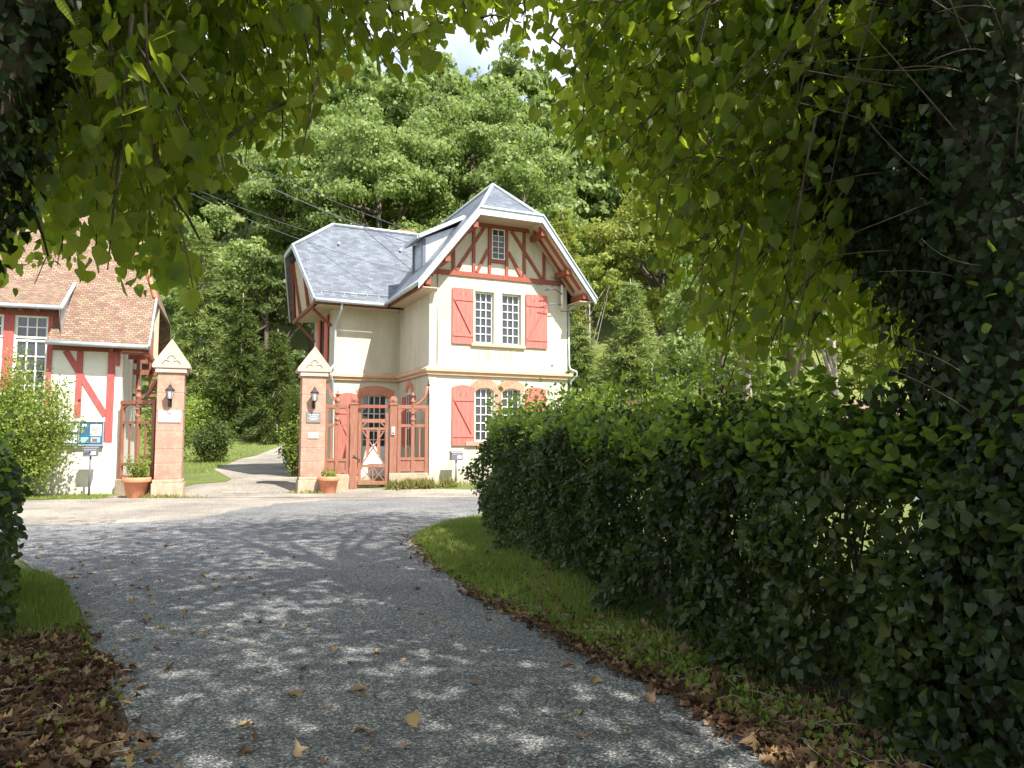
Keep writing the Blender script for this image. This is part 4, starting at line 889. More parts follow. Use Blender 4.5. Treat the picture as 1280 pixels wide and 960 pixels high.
# ------------------------------------------------------------------ hillside woodland (one far mass) and the trees standing before it
def woodland():
    g = np.random.default_rng(11); protos = []
    for k in range(4):
        c, cen = crown_broad(g, 17 + 2 * k, 5.2, 90, 200, .46, DIA, .2); protos.append(c.arrays())
    out = {'forest': Cloud(DIA)}
    spots = []
    for row, (y0, sp) in enumerate([(74,7.4),(82,7.8),(91,8.2),(101,8.8),(113,9.6),(127,10.5)]):
        hw = y0 * .62 + 6; xx = -hw
        while xx < hw: spots.append((xx + g.uniform(-2, 2), y0 + g.uniform(-3, 3))); xx += sp * g.uniform(.85, 1.2)
    for (x_, y_) in spots:
        P, A, N, S = protos[g.integers(4)]; a_ = g.uniform(0, 6.28); ca, sa = math.cos(a_), math.sin(a_); Rm = np.array(((ca,-sa,0),(sa,ca,0),(0,0,1))); sc = g.uniform(1.0, 1.4)
        k_ = g.random(len(P)) < (.9 if y_ < 90 else .6)
        out['forest'].add(P[k_] @ Rm.T * sc + np.array((x_, y_, float(ground(x_, y_)) - .5)), A[k_] @ Rm.T, N[k_] @ Rm.T, S[k_] * sc * (1 if y_ < 90 else 1.2))
    tag(out['forest'].build('hillside_woodland', M['forest']), 'dense green wood climbing the hill behind both houses', 'woodland', kind='stuff')
woodland()
def gz(x_, y_): return (x_, y_, float(ground(x_, y_)))
def atg(px, Y): return gz((px - 640) / FP * Y * 1.0, Y)
TG = 'large trees at the foot of the hill'
broad_tree('broadleaf_tree', 21, atg(470, 62), 25, 6.8, 'forest', 'large full crowned tree rising above the left end of the slate roof', group=TG, nb=170, per=300, size=.30)
broad_tree('broadleaf_tree', 22, atg(590, 66), 26, 6.4, 'forest', 'tallest tree, its top just under the patch of sky', group=TG, nb=170, per=300, size=.30)
broad_tree('broadleaf_tree', 23, atg(655, 60), 23, 5.4, 'forest', 'tree straight behind the peak of the lodge gable', group=TG, nb=70, per=240, size=.34)
broad_tree('broadleaf_tree', 24, atg(390, 66), 24, 6.0, 'forest', 'rounded tree between the hanging leaves and the lodge roof', group=TG, nb=160, per=290, size=.30)
broad_tree('broadleaf_tree', 25, atg(330, 58), 13, 4.2, 'forest_dark', 'dark leaved tree standing left of the lodge above the drive lawn', group=TG, nb=60, per=240, size=.3, z0f=.1)
conifer('fir_tree', 31, atg(248, 54), 15, 3.4, 'pine', 'loose light green fir rising behind the left gate pillar', 30, 12, .42)
conifer('fir_tree', 32, atg(300, 50), 9.5, 2.8, 'forest_dark', 'dark fir between the gate pillars at the back of the lawn', 24, 12, .38, z0=.02)
conifer('fir_tree', 33, atg(345, 47), 7.0, 2.6, 'forest_dark', 'low spreading dark fir just left of the right gate pillar', 20, 12, .34, z0=.02)
conifer('larch_tree', 34, atg(705, 50), 15.5, 3.6, 'forest_yellow', 'yellow green larch with see-through branches right of the gable', 30, 11, .42, z0=.15)
conifer('pine_tree', 35, atg(790, 38), 9.2, 3.1, 'pine', 'soft blue green pine just right of the lodge wall', 26, 13, .34, z0=.03, droop=.15)
conifer('pine_tree', 36, atg(725, 42), 7.2, 2.2, 'pine', 'smaller pine pressed against the right corner of the lodge', 22, 13, .34, z0=.03, droop=.15)
conifer('pine_tree', 37, atg(860, 44), 9.5, 2.8, 'pine', 'pine half hidden by the hanging leaves, right of the blue green pine', 24, 12, .36, z0=.06, droop=.2)
broad_tree('birch_tree', 41, atg(738, 46), 12, 2.2, 'forest_yellow', 'slender pale stemmed birch at the right eave of the lodge', nb=30, per=120, size=.2, bark='palebark', z0f=.5)
broad_tree('garden_tree', 42, atg(935, 29), 9.5, 3.2, 'forest', 'grey trunked garden tree seen over the middle of the hedge', nb=40, per=180, size=.2, bark='palebark', z0f=.45)
broad_tree('garden_tree', 43, atg(990, 33), 11, 3.4, 'forest_yellow', 'pale trunked garden tree right of the grey trunked one', nb=40, per=180, size=.22, bark='palebark', z0f=.5)
broad_tree('garden_tree', 44, atg(1045, 30), 9, 3.0, 'forest', 'leaning garden tree nearest the ivy covered trunk', nb=40, per=180, size=.2, bark='palebark', z0f=.5)
broad_tree('garden_tree', 45, atg(1150, 40), 12, 5.0, 'forest_yellow', 'broad garden tree hidden behind the ivy covered trunk', nb=60, per=200, size=.26, z0f=.2)
broad_tree('broadleaf_tree', 46, atg(830, 58), 18, 6.0, 'forest_yellow', 'wide yellow green tree above the pines right of the lodge', group=TG, nb=120, per=270, size=.30)
broad_tree('broadleaf_tree', 47, atg(990, 60), 18, 6.5, 'forest', 'wide tree on the hill seen through the right hand leaves', group=TG, nb=115, per=260, size=.32)
broad_tree('broadleaf_tree', 48, atg(140, 64), 19, 6.4, 'forest', 'wide tree on the hill behind the clay tiled roof', group=TG, nb=115, per=260, size=.32)
broad_tree('broadleaf_tree', 49, atg(20, 60), 17, 6.4, 'forest_yellow', 'tree behind the clay tiled roof at the far left edge', group=TG, nb=60, per=220, size=.38)
broad_tree('hazel_tree', 61, atg(905, 40), 8, 3.6, 'forest', 'low leafy hazel behind the grey garden trunk', nb=60, per=220, size=.2, z0f=.02)
broad_tree('hazel_tree', 62, atg(1040, 42), 9, 4.2, 'forest_yellow', 'broad pale hazel behind the leaning garden tree', nb=60, per=220, size=.2, z0f=.02)
broad_tree('broadleaf_tree', 63, atg(262, 60), 17, 4.6, 'forest', 'sunlit tree between the clay roof and the dark firs', group=TG, nb=80, per=240, size=.3, z0f=.05)
# shrubs beyond the gate
bush('round_shrub', 51, gz(-14.3, 36), 1.1, 1.0, 1.9, 'forest_dark', 'dark rounded shrub beside the drive behind the left gate pillar', 5000, .12)
bush('leafy_shrub', 52, gz(-17.2, 38), 1.6, 1.2, 3.0, 'shrub', 'light green shrub behind the dark rounded one by the drive', 5000, .13)
bush('climbing_shrub', 53, gz(-8.3, 29), .55, .6, 3.6, 'shrub', 'tall narrow shrub peeping out behind the right gate pillar', 4500, .10)
bush('leafy_shrub', 54, gz(-9.5, 33), .6, .7, 1.1, 'hedge', 'low shrub at the edge of the drive behind the right gate pillar', 2500, .09)
bush('leafy_shrub', 55, gz(-21, 50), 2.4, 1.6, 3.0, 'shrub', 'pale shrub mass at the far end of the sloping lawn', 6000, .18)
bush('forsythia', 56, gz(-14.3, 21.7), 1.75, 1.0, 3.9, 'shrub', 'tall loose light green shrub in front of the half timbered house', 22000, .085, spiky=.5)
# garden shrubs over the hedge
GS = 'sunlit shrubs in the garden beyond the hedge'
for k, (px_, Y, rx, h_, lab) in enumerate([(722,25.5,1.1,3.4,'leftmost sunlit shrub beyond the hedge, touching the lodge wall'),(780,23,1.6,3.1,'sunlit shrub beyond the hedge below the soft blue green pine'),(852,26,1.9,3.6,'sunlit shrub beyond the hedge, left of the grey trunk'),(915,22,1.6,3.0,'sunlit shrub at the foot of the grey trunk beyond the hedge'),
        (985,25,1.9,3.5,'sunlit upright shrub at the feet of the pale trunks beyond the hedge'),(1050,22,1.7,2.9,'sunlit shrub beyond the hedge just left of the brown roof'),(1118,26,1.9,2.6,'rightmost sunlit shrub beyond the hedge, by the ivy covered trunk')]):
    bush('garden_shrub', 60 + k, gz((px_-640)/FP*Y, Y), rx, 1.0, h_, 'shrub', lab, 11000, .11, group=GS, spiky=.6)
# garden shed and low roof
sh = empty('garden_shed', (5.6, 31, .45), R(15)); tag(sh, 'small dark timber shed with a white barred window beyond the hedge', 'shed')
q = MB(); q.box(-1.1,1.1,0,2.2,-.3,2.3); q.build('wall', M['darktimber'], sh); q = MB(); q.slab([(-1.3,-.3,2.25),(1.3,-.3,2.25),(1.3,1.1,3.0),(-1.3,1.1,3.0)], .08); q.slab([(-1.3,2.5,2.25),(-1.3,1.1,3.0),(1.3,1.1,3.0),(1.3,2.5,2.25)], .08); q.build('roof', M['darktimber'], sh)
window(sh, -.75, .35, .9, 2.1, 3, 2, -.03, 0, thick=.06, bar=.05)
ob = empty('outbuilding', (12.2, 24.0, .35), R(-18)); tag(ob, 'low outbuilding with a weathered brown roof beyond the hedge, by the ivy covered trunk', 'outbuilding')
q = MB(); q.box(-2,3,0,3,-.3,1.6); q.build('wall', M['white_plaster'], ob); q = MB(); q.slab([(-2.3,-.4,1.55),(3.3,-.4,1.55),(3.3,1.6,2.75),(-2.3,1.6,2.75)], .1); q.slab([(-2.3,3.6,1.55),(-2.3,1.6,2.75),(3.3,1.6,2.75),(3.3,3.6,1.55)], .1); q.build('roof', M['clay'], ob)

# ------------------------------------------------------------------ hedges
HB = np.array([(2.6,2.6),(2.05,3.9),(1.80,4.77),(1.42,6.28),(1.0,8.26),(.12,11.25),(-.32,13.2),(-.45,14.6)])
def hedge_front(y): return np.interp(y, HB[:, 1], HB[:, 0])
def hedge(name, seed, n_, y0, y1, front, thick, height, label, size, m_='hedge'):
    g = np.random.default_rng(seed); root = empty(name, (0, 0, 0)); tag(root, label, 'hedge'); c = Cloud(OVAL)
    ysamp = y0 + (y1 - y0) * g.random(n_ * 2)
    ysamp = ysamp[g.random(len(ysamp)) < np.clip(6.5 / ysamp, .45, 1)][:n_]; k = len(ysamp)
    u = g.random(k); hh = height(ysamp); f0 = front(ysamp)
    zone = g.random(k); bul = .16 * np.sin(ysamp * 2.3 + 1) + .13 * np.sin(ysamp * 5.1) 
    X = np.empty(k); Z = np.empty(k)
    a_ = zone < .58; b_ = (zone >= .58) & (zone < .83); c_ = (zone >= .83) & (zone < .93); d_ = zone >= .93
    dep = np.abs(g.normal(size=k)) * .13
    Z[:] = hh * g.random(k) ** .85
    rnd_ = .28 * np.clip((Z / hh - .7) / .3, 0, 1) ** 2
    X[:] = f0 + bul * np.sin(Z * 3 + ysamp) * 1.2 + .09 * np.sin(Z * 11 + ysamp * 6) * np.sin(ysamp * 13) + dep + rnd_ - .05
    Z[b_] = (hh + .08 * np.sin(ysamp * 3.1) + .06 * np.sin(ysamp * 7.7))[b_] - dep[b_] + g.random(b_.sum()) ** 6 * .3; X[b_] = (f0 + .18)[b_] + (thick - .3) * u[b_]
    X[c_] = f0[c_] + thick - dep[c_]; X[d_] = f0[d_] + .1 + (thick - .2) * u[d_]
    Y_ = ysamp.copy(); e_ = g.random(k) < .05; Y_[e_] = y1 - dep[e_] * 1.5; X[e_] = front(Y_[e_]) + thick * u[e_]
    endr = np.clip((Y_ - (y1 - .7)) / .7, 0, 1) ** 2; X = X + endr * (front(Y_) + thick / 2 - X) * .5; Z = Z * (1 - .12 * endr)
    P = np.stack([X, Y_ + g.normal(size=k) * .05, np.maximum(Z, .02)], 1)
    out = np.stack([-np.ones(k), np.zeros(k) - .2, np.zeros(k) + .1], 1); out[b_] = (0, 0, 1); out[c_] = (1, 0, 0)
    gap = (np.abs(Y_ - 5.35) < .45) & (np.abs(Z - 1.0) < .28) & (g.random(k) < .5)
    near = np.hypot((Y_ - 5.3) / .5, (Z - .95) / .35) < 1
    keep = ~(near & (g.random(k) < .72))
    vn = np.sin(P[:,1]*6.1+1.3*np.sin(P[:,2]*4)) * np.sin(P[:,2]*7.3+1.7*np.sin(P[:,1]*2.9)) + .5*np.sin(P[:,1]*14+P[:,2]*9) * np.sin(P[:,2]*15)
    keep &= ~((vn < -.25) & a_ & (g.random(k) < .82)); P[:, 0] -= np.where(a_, .10 * np.clip(vn, -.5, 1.2), 0)
    N = out + rdir(k, g) * .7; A = rdir(k, g) * .8 + np.array((0, 0, -.45)) + out * .35
    c.add(P[keep], A[keep], N[keep], (size * g.uniform(.55, 1.25, k))[keep])
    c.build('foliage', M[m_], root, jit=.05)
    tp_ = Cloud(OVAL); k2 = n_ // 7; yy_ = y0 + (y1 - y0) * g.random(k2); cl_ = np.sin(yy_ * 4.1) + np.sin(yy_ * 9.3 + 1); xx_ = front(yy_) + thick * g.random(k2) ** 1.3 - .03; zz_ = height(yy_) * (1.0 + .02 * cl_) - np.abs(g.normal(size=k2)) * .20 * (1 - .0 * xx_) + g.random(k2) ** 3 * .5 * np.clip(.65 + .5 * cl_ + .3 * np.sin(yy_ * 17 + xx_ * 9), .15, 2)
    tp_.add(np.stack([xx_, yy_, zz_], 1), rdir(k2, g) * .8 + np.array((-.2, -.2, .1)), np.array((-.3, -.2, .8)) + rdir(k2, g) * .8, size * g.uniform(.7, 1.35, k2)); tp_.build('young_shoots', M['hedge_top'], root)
    st = MB()
    for yv in np.arange(y0, y1, .22):
        x0 = float(front(yv)) + thick * .4 + g.uniform(-.2, .2); hh_ = float(height(yv))
        for j in range(3):
            tp = np.array((x0 + g.uniform(-.5, .5), yv + g.uniform(-.3, .3), hh_ * g.uniform(.75, 1))); limb(st, bezier((x0, yv, 0), (x0 + g.uniform(-.1,.1), yv, hh_ * .4), tp, 5), .02, .004, 5)
    st.build('stems', M['bark'], root)
    # shoots above the top
    return root
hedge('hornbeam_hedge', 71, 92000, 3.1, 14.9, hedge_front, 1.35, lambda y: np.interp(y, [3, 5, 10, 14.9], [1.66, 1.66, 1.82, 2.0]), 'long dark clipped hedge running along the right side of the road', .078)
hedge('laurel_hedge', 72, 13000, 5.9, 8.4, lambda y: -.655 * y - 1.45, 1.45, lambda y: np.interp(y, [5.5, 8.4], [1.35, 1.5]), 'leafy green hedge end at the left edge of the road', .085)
# big loose shoots standing above the hedge
g = np.random.default_rng(75); c = Cloud(HEART); st = MB(); rootS = empty('hedge_saplings', (2.4, 6.8, 0)); tag(rootS, 'loose linden suckers with big round leaves growing up through the top of the right hedge', 'saplings')
for k in range(30):
    y_ = g.uniform(4.6, 12.5); x_ = float(hedge_front(y_)) + g.uniform(.3, 1.3) ; top = g.uniform(1.95, 2.55); tp = np.array((x_ + g.uniform(-.25,.25), y_, top)); b0 = np.array((x_, y_, 1.0)); bz = bezier(b0, (b0+tp)/2 + g.normal(size=3)*.06, tp, 5); limb(st, bz - np.array((2.4,6.8,0)), .006, .002, 5)
    m2 = 16; t = g.uniform(.3, 1, m2); P = np.stack([np.interp(t, np.linspace(0,1,5), bz[:, i]) for i in range(3)], 1) + g.normal(size=(m2,3))*.05
    c.add(P - np.array((2.4,6.8,0)), rdir(m2, g) + np.array((0,0,-.5)), rdir(m2, g) + np.array((0,-.4,.5)), g.uniform(.05,.09,m2))
c.build('leaves', M['linden'], rootS); st.build('stems', M['bark'], rootS)

# ------------------------------------------------------------------ foreground lindens
POLYL = [(-400,-700),(720,-700),(700,-10),(690,62),(655,66),(640,30),(600,60),(585,38),(560,30),(548,98),(520,108),(505,88),(478,92),(452,74),(424,100),(398,118),(392,150),(398,205),(372,212),(345,200),(316,185),(300,215),(262,236),(236,222),(226,255),(232,305),(262,345),(262,372),(215,380),(190,376),(165,352),(120,352),(92,334),(62,338),(40,360),(-10,372),(-400,372)]
POLYR = [(640,-700),(1900,-700),(1900,470),(1160,560),(1120,470),(1080,440),(1040,470),(1000,455),(975,470),(940,440),(905,452),(880,405),(862,425),(838,395),(815,330),(812,290),(790,255),(768,215),(745,195),(700,185),(668,160),(672,110),(690,70),(655,66),(640,30)]
def inpoly(px_, py_, poly):
    ins = np.zeros(len(px_), bool); n_ = len(poly)
    for i in range(n_):
        x0, y0 = poly[i]; x1, y1 = poly[(i + 1) % n_]
        if y0 == y1: continue
        cnd = ((y0 > py_) != (y1 > py_)) & (px_ < (x1 - x0) * (py_ - y0) / (y1 - y0) + x0); ins ^= cnd
    return ins
def passes_view_trim(P):
    """crowns trimmed by where their points fall in the camera frame"""
    px_, py_, d = proj(P); inframe = (d > .1) & (px_ > -60) & (px_ < 1340) & (py_ > -30)
    ok = inpoly(px_, py_, POLYL) | inpoly(px_, py_, POLYR)  # in-frame points stay only inside the drawn screen outlines
    return (~inframe | ok) & (np.linalg.norm(P - np.array((0, 0, 1.6)), axis=1) > 1.6)

def spray(c, tw, g, p0, p1, nl, size, spread=.14, droop=.35):
    """a leafy twig from p0 to p1"""
    mid = (p0 + p1) / 2 + np.array((0, 0, .12)) + g.normal(size=3) * .05; bz = bezier(p0, mid, p1, 6)
    tw.append(bz)
    t = g.uniform(.1, 1.0, nl); P = np.stack([np.interp(t, np.linspace(0, 1, 6), bz[:, i]) for i in range(3)], 1) + g.normal(size=(nl, 3)) * np.array((spread, spread, spread * .8))
    d = unit((p1 - p0)[None])[0]
    A = d * .45 + g.normal(size=(nl, 3)) * .5 + np.array((0, 0, -.75)); N = g.normal(size=(nl, 3)) * .75 + np.array((0, -.25, .75))
    c.add(P, A, N, size * g.uniform(.4, 1.25, nl))
def foreground_tree(name, seed, base, trunk_pts, r0, r1, cen, rad, poly, box, nsp, depth, trunkpull, label, limbs, nhigh, ivyn, ivyext, lsize=.09):
    g = np.random.default_rng(seed); root = empty(name, base); tag(root, label, 'tree', None); B = np.array(base)
    tr = MB(); limb(tr, [np.array(p) - B for p in trunk_pts], r0, r1, 14)
    cl = Cloud(HEART); tw = []
    # visible low sprays
    k = 0; x0, x1, y0, y1 = box
    while k < nsp:
        px_, py_ = g.uniform(x0, x1), g.uniform(y0, y1)
        if not inpoly(np.array([px_]), np.array([py_]), poly)[0]: continue
        dpt = g.uniform(*depth); tip = at(px_, py_, dpt); pull = np.array(trunkpull) - tip; pull = pull / np.linalg.norm(pull) + g.normal(size=3) * np.array((.55, .55, .25)); pull = pull / np.linalg.norm(pull)
        L_ = g.uniform(.5, 1.1); st = tip + pull * L_ * .8 + np.array((0, 0, L_ * .45)) + g.normal(size=3) * .12
        spray(cl, tw, g, st, tip, int(g.uniform(16, 38)), lsize); k += 1
    obs = [bz - B for bz in tw if passes_view_trim(bz).all()]
    for bz in obs: limb(tr, bz, .009, .003, 4)
    cl.P = [p - B for p in cl.P]
    f_ = cl.build('leaves', M['linden'], root, keep=lambda P: passes_view_trim(P + B), jit=.035)
    # high crown of clumps, above the frame
    ch = Cloud(OVAL); nb = 150; cen = np.array(cen, float); rad = np.array(rad, float)
    u = unit(g.normal(size=(nb, 3))); rr = g.uniform(.15, 1, nb) ** (1/2.2); C = cen + u * rr[:, None] * rad
    for q_ in C:
        n_ = nhigh // nb; ch.add(q_ + g.normal(size=(n_, 3)) * np.array((.85, .85, .5)) - B, rdir(n_, g) + np.array((0, 0, -.6)), rdir(n_, g) * .8 + np.array((0, 0, .9)), g.uniform(.12, .22, n_))
    def out_of_sight(P):
        a_, b_, d_ = proj(P + B); return ~((d_ > .1) & (a_ > -60) & (a_ < 1120) & (b_ > -30)) & passes_view_trim(P + B) & (P[:, 2] > 2.6)
    ch.build('crown', M['linden'], root, keep=out_of_sight)
    for L_ in limbs: limb(tr, bezier(*[np.array(q_) - B for q_ in L_[:3]], 9), L_[3], L_[4], 10)
    for q_ in C[::6]:
        if q_[2] > 6.5: limb(tr, bezier(np.array(trunk_pts[-1]) - B, (np.array(trunk_pts[-1]) + q_) / 2 - B + np.array((0, 0, .6)), q_ - B, 6), .10, .02, 6)
    tr.build('trunk', M['bark'], root)
    # bare side twigs of the trunk
    if r0 > .35:
        tg = MB()
        for k in range(34):
            z_ = g.uniform(1.6, 4.6); a_ = g.uniform(R(150), R(265)); b0 = np.array((base[0]-.05, base[1]+.05, z_)) + .3 * np.array((math.cos(a_), math.sin(a_), 0)); L_ = g.uniform(.4, 1.1)
            b1 = b0 + L_ * np.array((math.cos(a_), math.sin(a_), g.uniform(-.3, .5))) + g.normal(size=3) * .14; limb(tg, bezier(b0, (b0 + b1) / 2 + g.normal(size=3) * .08 + np.array((0,0,.08)), b1, 7) - B, .005, .0015, 5)
        tg.build('side_twigs', M['bark'], root)
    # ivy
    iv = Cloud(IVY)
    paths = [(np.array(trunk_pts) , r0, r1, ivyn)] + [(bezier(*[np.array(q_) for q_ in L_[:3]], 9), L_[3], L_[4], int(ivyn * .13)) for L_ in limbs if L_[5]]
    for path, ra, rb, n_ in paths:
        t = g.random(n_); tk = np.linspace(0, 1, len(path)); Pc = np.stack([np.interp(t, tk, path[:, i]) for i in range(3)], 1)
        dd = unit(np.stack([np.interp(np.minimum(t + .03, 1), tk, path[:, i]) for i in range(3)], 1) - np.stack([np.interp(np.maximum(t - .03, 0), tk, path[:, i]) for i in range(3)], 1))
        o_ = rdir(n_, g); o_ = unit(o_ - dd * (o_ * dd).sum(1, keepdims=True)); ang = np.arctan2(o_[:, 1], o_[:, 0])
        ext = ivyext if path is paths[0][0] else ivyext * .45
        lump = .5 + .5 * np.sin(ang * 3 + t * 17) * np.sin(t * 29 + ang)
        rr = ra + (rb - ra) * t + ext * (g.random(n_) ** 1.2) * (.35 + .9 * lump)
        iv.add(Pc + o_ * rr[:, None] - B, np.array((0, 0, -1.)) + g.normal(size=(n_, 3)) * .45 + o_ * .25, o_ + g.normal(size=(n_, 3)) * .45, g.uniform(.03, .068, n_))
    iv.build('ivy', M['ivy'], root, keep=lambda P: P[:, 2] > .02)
    return root
foreground_tree('linden_tree', 81, (2.62, 3.75, 0), [(2.7,3.75,-.2),(2.64,3.75,1.2),(2.58,3.8,2.6),(2.6,3.9,4.2),(2.8,3.9,7),(3,3.9,10)], .42, .22, (4.2, 4.0, 10.2), (6.6, 6.6, 5.6), POLYR, (690, 1290, -60, 480), 700, (4.2, 8.2), (2.6, 4.0, 4.2),
    'ivy covered linden on the right, its branches hanging over hedge and road',
    [((2.5,3.8,2.5), (1.95,4.2,3.0), tuple(at(965,-60,4.9)), .13, .07, True), ((2.45,3.8,2.2), (2.0,4.6,2.9), tuple(at(1000,120,5.2)), .10, .05, True), ((2.6,3.9,4), (1.5,5.5,5.2), tuple(at(790,60,7.0)), .09, .02, False),
     ((2.6,3.9,3.4), (1.8,5.0,4.2), tuple(at(860,250,6.4)), .06, .012, False), ((2.55,3.8,3.0), (1.9,4.6,3.3), tuple(at(900,370,5.8)), .045, .01, False), ((2.5,3.8,2.7), (1.9,4.5,2.7), tuple(at(1010,420,5.2)), .035, .008, False)],
    21500, 34000, .32)
foreground_tree('linden_tree', 82, (-3.15, 3.0, 0), [(-3.15,3.0,-.2),(-2.85,3.0,1.2),(-2.42,3.0,2.6),(-2.15,3.05,3.6),(-2.3,3.1,6),(-2.8,3.1,9.5)], .30, .18, (-4.0, 3.0, 9.8), (5.6, 6.0, 5.2), POLYL, (-60, 690, -60, 380), 390, (3.3, 6.6), (-2.2, 3.1, 4.6),
    'linden on the left with an ivy clad leaning trunk and sunlit leaves over the road',
    [((-2.2,3.05,3.6), (-1.6,4.2,4.4), tuple(at(330,60,5.4)), .05, .01, False), ((-2.3,3.0,3.0), (-2.0,3.9,3.4), tuple(at(250,300,4.8)), .035, .006, False), ((-2.2,3.1,4.2), (-1.2,4.6,5.2), tuple(at(520,60,6.0)), .05, .008, False), ((-2.3,3.0,2.8), (-2.3,3.5,2.9), tuple(at(60,320,3.9)), .02, .005, False)],
    12500, 12000, .17)
# the tree behind the photographer that shades the near road
broad = foreground_tree('linden_tree', 83, (4.6, -6.2, 0), [(4.6,-6.2,-.2),(4.6,-6.2,3),(4.7,-6.1,8)], .35, .2, (4.3, -5.0, 9.5), (5.6, 5.6, 5.0), POLYR, (690, 700, -60, 0), 0, (4.2, 8.2), (2.6, 4.0, 4.2),
    'linden beside the road just behind the viewpoint, shading the nearest stretch', [], 30000, 10, .1) if False else None
def back_linden():
    g = np.random.default_rng(83); root = empty('linden_tree', (4.6, -6.2, 0)); tag(root, 'linden beside the road behind the viewpoint, shading the nearest stretch', 'tree')
    ch = Cloud(OVAL); nb = 130; u = unit(g.normal(size=(nb, 3))); rr = g.uniform(.15, 1, nb) ** (1/2.2); C = np.array((-.3, 1.6, 9.3)) + u * rr[:, None] * np.array((6.0, 5.8, 4.8))
    for q_ in C: n_ = 140; ch.add(q_ + g.normal(size=(n_, 3)) * np.array((.85, .85, .5)), rdir(n_, g) + np.array((0,0,-.6)), rdir(n_, g) * .8 + np.array((0,0,.9)), g.uniform(.12,.22,n_))
    B = np.array((4.6,-6.2,0)); ch.build('crown', M['linden'], root, keep=lambda P: passes_view_trim(P + B))
    tr = MB(); limb(tr, [(0,0,-.2),(0,0,3),(-.1,.6,8),(-.2,1.2,11)], .36, .12, 12)
    for q_ in C[::7]: limb(tr, bezier((-.1,.5,6), (np.array((-.1,.5,6)) + q_) / 2 + np.array((0,0,.5)), q_, 6), .09, .02, 6)
    tr.build('trunk', M['bark'], root)
back_linden()

# ------------------------------------------------------------------ grass, weeds, fallen leaves
def blades(name, P, h, m_, label, cat='grass', T=BLADE, lean=.35):
    n_ = len(P); c = Cloud(T); c.add(P, np.array((0,0,1.)) + rng.normal(size=(n_,3)) * lean, rdir(n_), h * rng.uniform(.5, 1.3, n_)); return tag(c.build(name, M[m_]), label, cat, kind='stuff')
def road_r(y): a_ = np.array(ROADR); return np.interp(y, a_[:, 1], a_[:, 0])
def road_l(y): a_ = np.array(ROADL); return np.interp(y, a_[:, 1], a_[:, 0])
n_ = 60000; y_ = rng.uniform(4.2, 17.2, n_); r_ = road_r(y_); hb = np.where(y_ < 14.6, hedge_front(y_) + .3, r_ + 1.6); x_ = r_ + .02 + (hb - r_) * rng.random(n_) ** 1.1
k_ = rng.random(n_) < np.interp(y_, [4, 5.5, 8, 12], [.10, .28, .8, 1]); k_ &= (x_ - r_) > rng.random(n_) * .16
blades('verge_grass', np.stack([x_, y_, np.full(n_, .0)], 1)[k_], .085, 'grass', 'strip of green grass between the road edge and the long right hedge')
sheet('verge', [(x - (-.02), y) for x, y in ROADR[3:11]] + [(0.6, 16.6), (.4, 15.3), (-.2, 14.9), (-.1, 13.2), (.3, 11.2), (1.1, 8.3), (1.55, 6.2), (1.9, 4.9)], .0105, M['ground']) if False else None
n_ = 42000; y_ = rng.uniform(5.75, 9.3, n_); r_ = road_l(y_); x_ = r_ - .02 - 2.6 * rng.random(n_) ** 1.1; k_ = (y_ > 5.9 + .25 * np.sin(x_ * 3)) & ((r_ - x_) > rng.random(n_) * .14)
blades('verge_grass', np.stack([x_, y_, np.full(n_, .0)], 1)[k_], .10, 'grass', 'tuft of bright green grass left of the road before the leafy hedge end')
n_ = 12000; t = rng.random(n_); x_ = -16 + 4.1 * t; y_ = 20.9 + 1.5 * rng.random(n_) + (x_ + 16) * .22
blades('lawn_strip', np.stack([x_, y_, np.zeros(n_)], 1), .09, 'grass', 'sunlit grass strip at the foot of the half timbered house')
sheet('lawn_strip_ground', [(-18,20.6),(-16,20.75),(-13.5,21.35),(-12.0,21.95),(-11.7,22.24),(-18,22.24)], .017, M['ground'])
n_ = 60000; y_ = rng.uniform(30, 62, n_); x_ = rng.uniform(-26, 2, n_); ll = np.interp(y_, [22,24,27,32,38,45,46], [-40,-10.9,-9.8,-12.6,-13.6,-13.5,0]); r2 = np.interp(y_, [22,24.6,28,34,40,45,46], [12,-5.6,-6.6,-9.4,-9.3,-6,0]); k_ = (x_ < ll - .1) | (x_ > r2 + .1) | (y_ > 45.5)
P = np.stack([x_, y_, ground(x_, y_)], 1)[k_]; blades('drive_lawn', P, .16, 'grass', 'sloping lawn beyond the gate beside the curving drive')
n_ = 26000; y_ = rng.uniform(15.5, 34, n_); x_ = rng.uniform(2.5, 22, n_); k_ = (y_ < 18.5) & (x_ < y_ * .3) | (y_ > 25)
blades('garden_lawn', np.stack([x_, y_, ground(x_, y_)], 1)[k_], .12, 'grass', 'garden grass behind the long hedge')
# weeds at wall feet
n_ = 1100; t = np.clip(rng.choice([.15,.32,.4,.55,.62,.9], n_) + rng.normal(size=n_) * .05, -.05, 1.1); x_ = -4.15 + 2.3 * t; y_ = 24.45 + .38 * t + rng.normal(size=n_) * .07
blades('wall_weeds', np.stack([x_, y_, ground(x_, y_)], 1), .30, 'drygrass', 'yellowing tufts of weeds at the foot of the fence and lodge wall', 'weeds', NEEDLE, .4)
n_ = 900; x_ = np.concatenate([rng.normal(-10.3,.5,400), rng.normal(-6.3,.45,250), rng.uniform(-2,3,250)]); y_ = np.concatenate([rng.normal(22.2,.06,400), rng.normal(23.68,.06,250), 25.1+(rng.uniform(-2,3,250)+2.78)*.0]); y_[650:] = 25.1 + (x_[650:]+2.78)*.466 - .25
blades('wall_weeds', np.stack([x_, y_, ground(x_, y_)], 1), .13, 'drygrass', 'small weeds growing round the feet of the gate pillars', 'weeds', NEEDLE, .5)
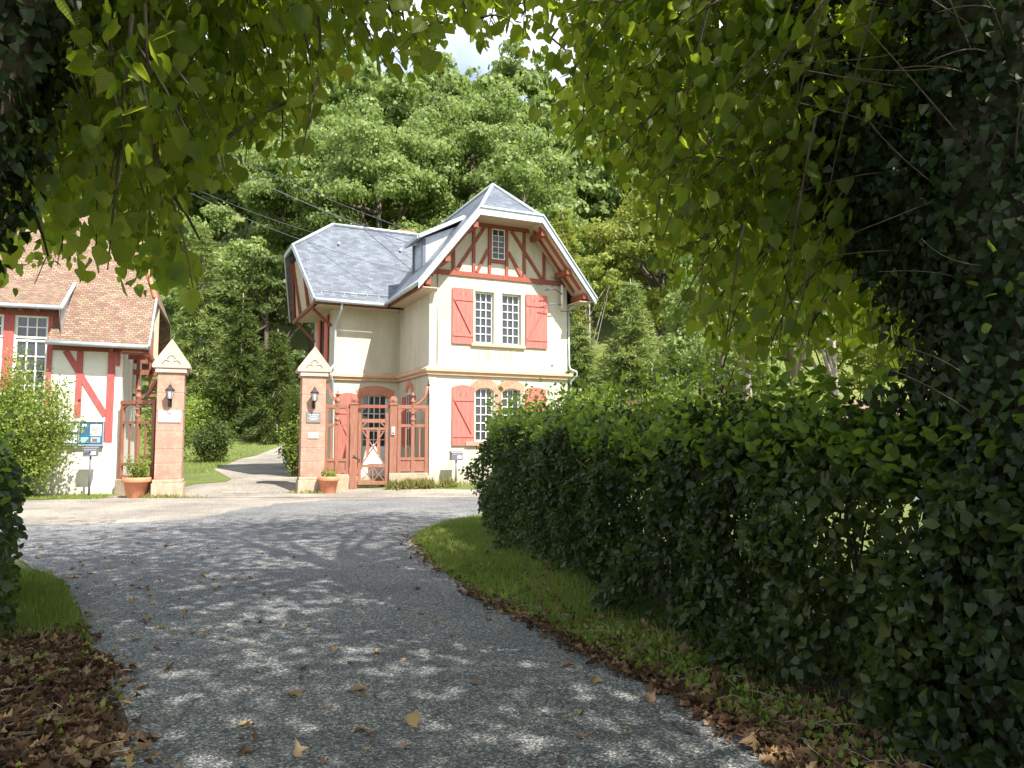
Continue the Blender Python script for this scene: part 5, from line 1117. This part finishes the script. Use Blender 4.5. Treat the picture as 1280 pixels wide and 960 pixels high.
def litter(name, P, label, size=(.035,.085), T=CURL, m_='litter'):
    n_ = len(P); c = Cloud(T); a_ = rng.normal(size=(n_,3)); a_[:, 2] *= .3; c.add(P, a_, np.array((0,0,1.)) + rng.normal(size=(n_,3)) * .45, size[0] + (size[1] - size[0]) * rng.random(n_) ** 1.8 * 1.15); return tag(c.build(name, M[m_], jit=.10), label, 'fallen leaves', kind='stuff')
n_ = 13000; y_ = rng.uniform(2.6, 6.4, n_); x_ = road_l(y_) - .08 + np.abs(rng.normal(size=n_)) * .14 * (rng.random(n_) < .3) - 3.0 * rng.random(n_) ** 1.1 + .12 * np.sin(y_ * 5)
litter('leaf_litter', np.stack([x_, y_, .02 + rng.random(n_) * .05], 1), 'thick brown carpet of fallen leaves at the lower left road edge')
n_ = 6000; y_ = 3 + 10 * rng.random(n_) ** 1.3; r_ = road_r(y_); x_ = r_ + np.where(rng.random(n_) < .5, rng.normal(size=n_) * .09, rng.random(n_) ** 1.3 * np.maximum(.2, (hedge_front(y_) + .25 - r_)))
k_ = rng.random(n_) < np.interp(y_, [3, 5, 6.5, 9, 13], [1, .8, .4, .12, .06])
litter('leaf_litter', np.stack([x_, y_, .02 + rng.random(n_) * .035], 1)[k_], 'brown leaves gathered along the right road edge below the hedge')
n_ = 330; y_ = 3.2 + 12 * rng.random(n_) ** 1.7; a_ = road_l(y_); b_ = road_r(y_); x_ = a_ + (b_ - a_) * np.where(rng.random(n_) < .55, rng.random(n_) ** 2 * .5, rng.random(n_))
litter('scattered_leaves', np.stack([x_, y_, np.full(n_, .018)], 1), 'single brown and yellow leaves scattered over the grey road', (.035, .085), m_='fallen')
n_ = 1500; y_ = rng.uniform(3, 6.5, n_); x_ = np.where(rng.random(n_) < .5, road_l(y_) - rng.random(n_) * 2.2, road_r(y_) + rng.random(n_) * .7); c = Cloud(OVAL); c.add(np.stack([x_, y_, np.full(n_, .05)], 1), rdir(n_) + np.array((0,0,.8)), rdir(n_) + np.array((0,0,1.)), rng.uniform(.02,.06,n_)); tag(c.build('seedlings', M['shrub']), 'low green seedlings poking through the leaf litter', 'seedlings', kind='stuff')

tw_ = MB()
for k in range(170):
    y_ = random.uniform(3, 6.4) if k < 120 else random.uniform(3.2, 8)
    x_ = float(road_l(y_)) - random.uniform(-.05, 2.2) if k < 120 else float(road_r(y_)) + random.uniform(0, .6)
    a_ = random.uniform(0, 6.28); L_ = random.uniform(.08, .35); tw_.tube([(x_, y_, .05), (x_ + L_/2*math.cos(a_), y_ + L_/2*math.sin(a_), .075), (x_ + L_*math.cos(a_+.3), y_ + L_*math.sin(a_+.3), .05)], .003, 4)
tag(tw_.build('fallen_twigs', M['palebark']), 'thin dry twigs lying among the fallen leaves', 'twigs', kind='stuff')
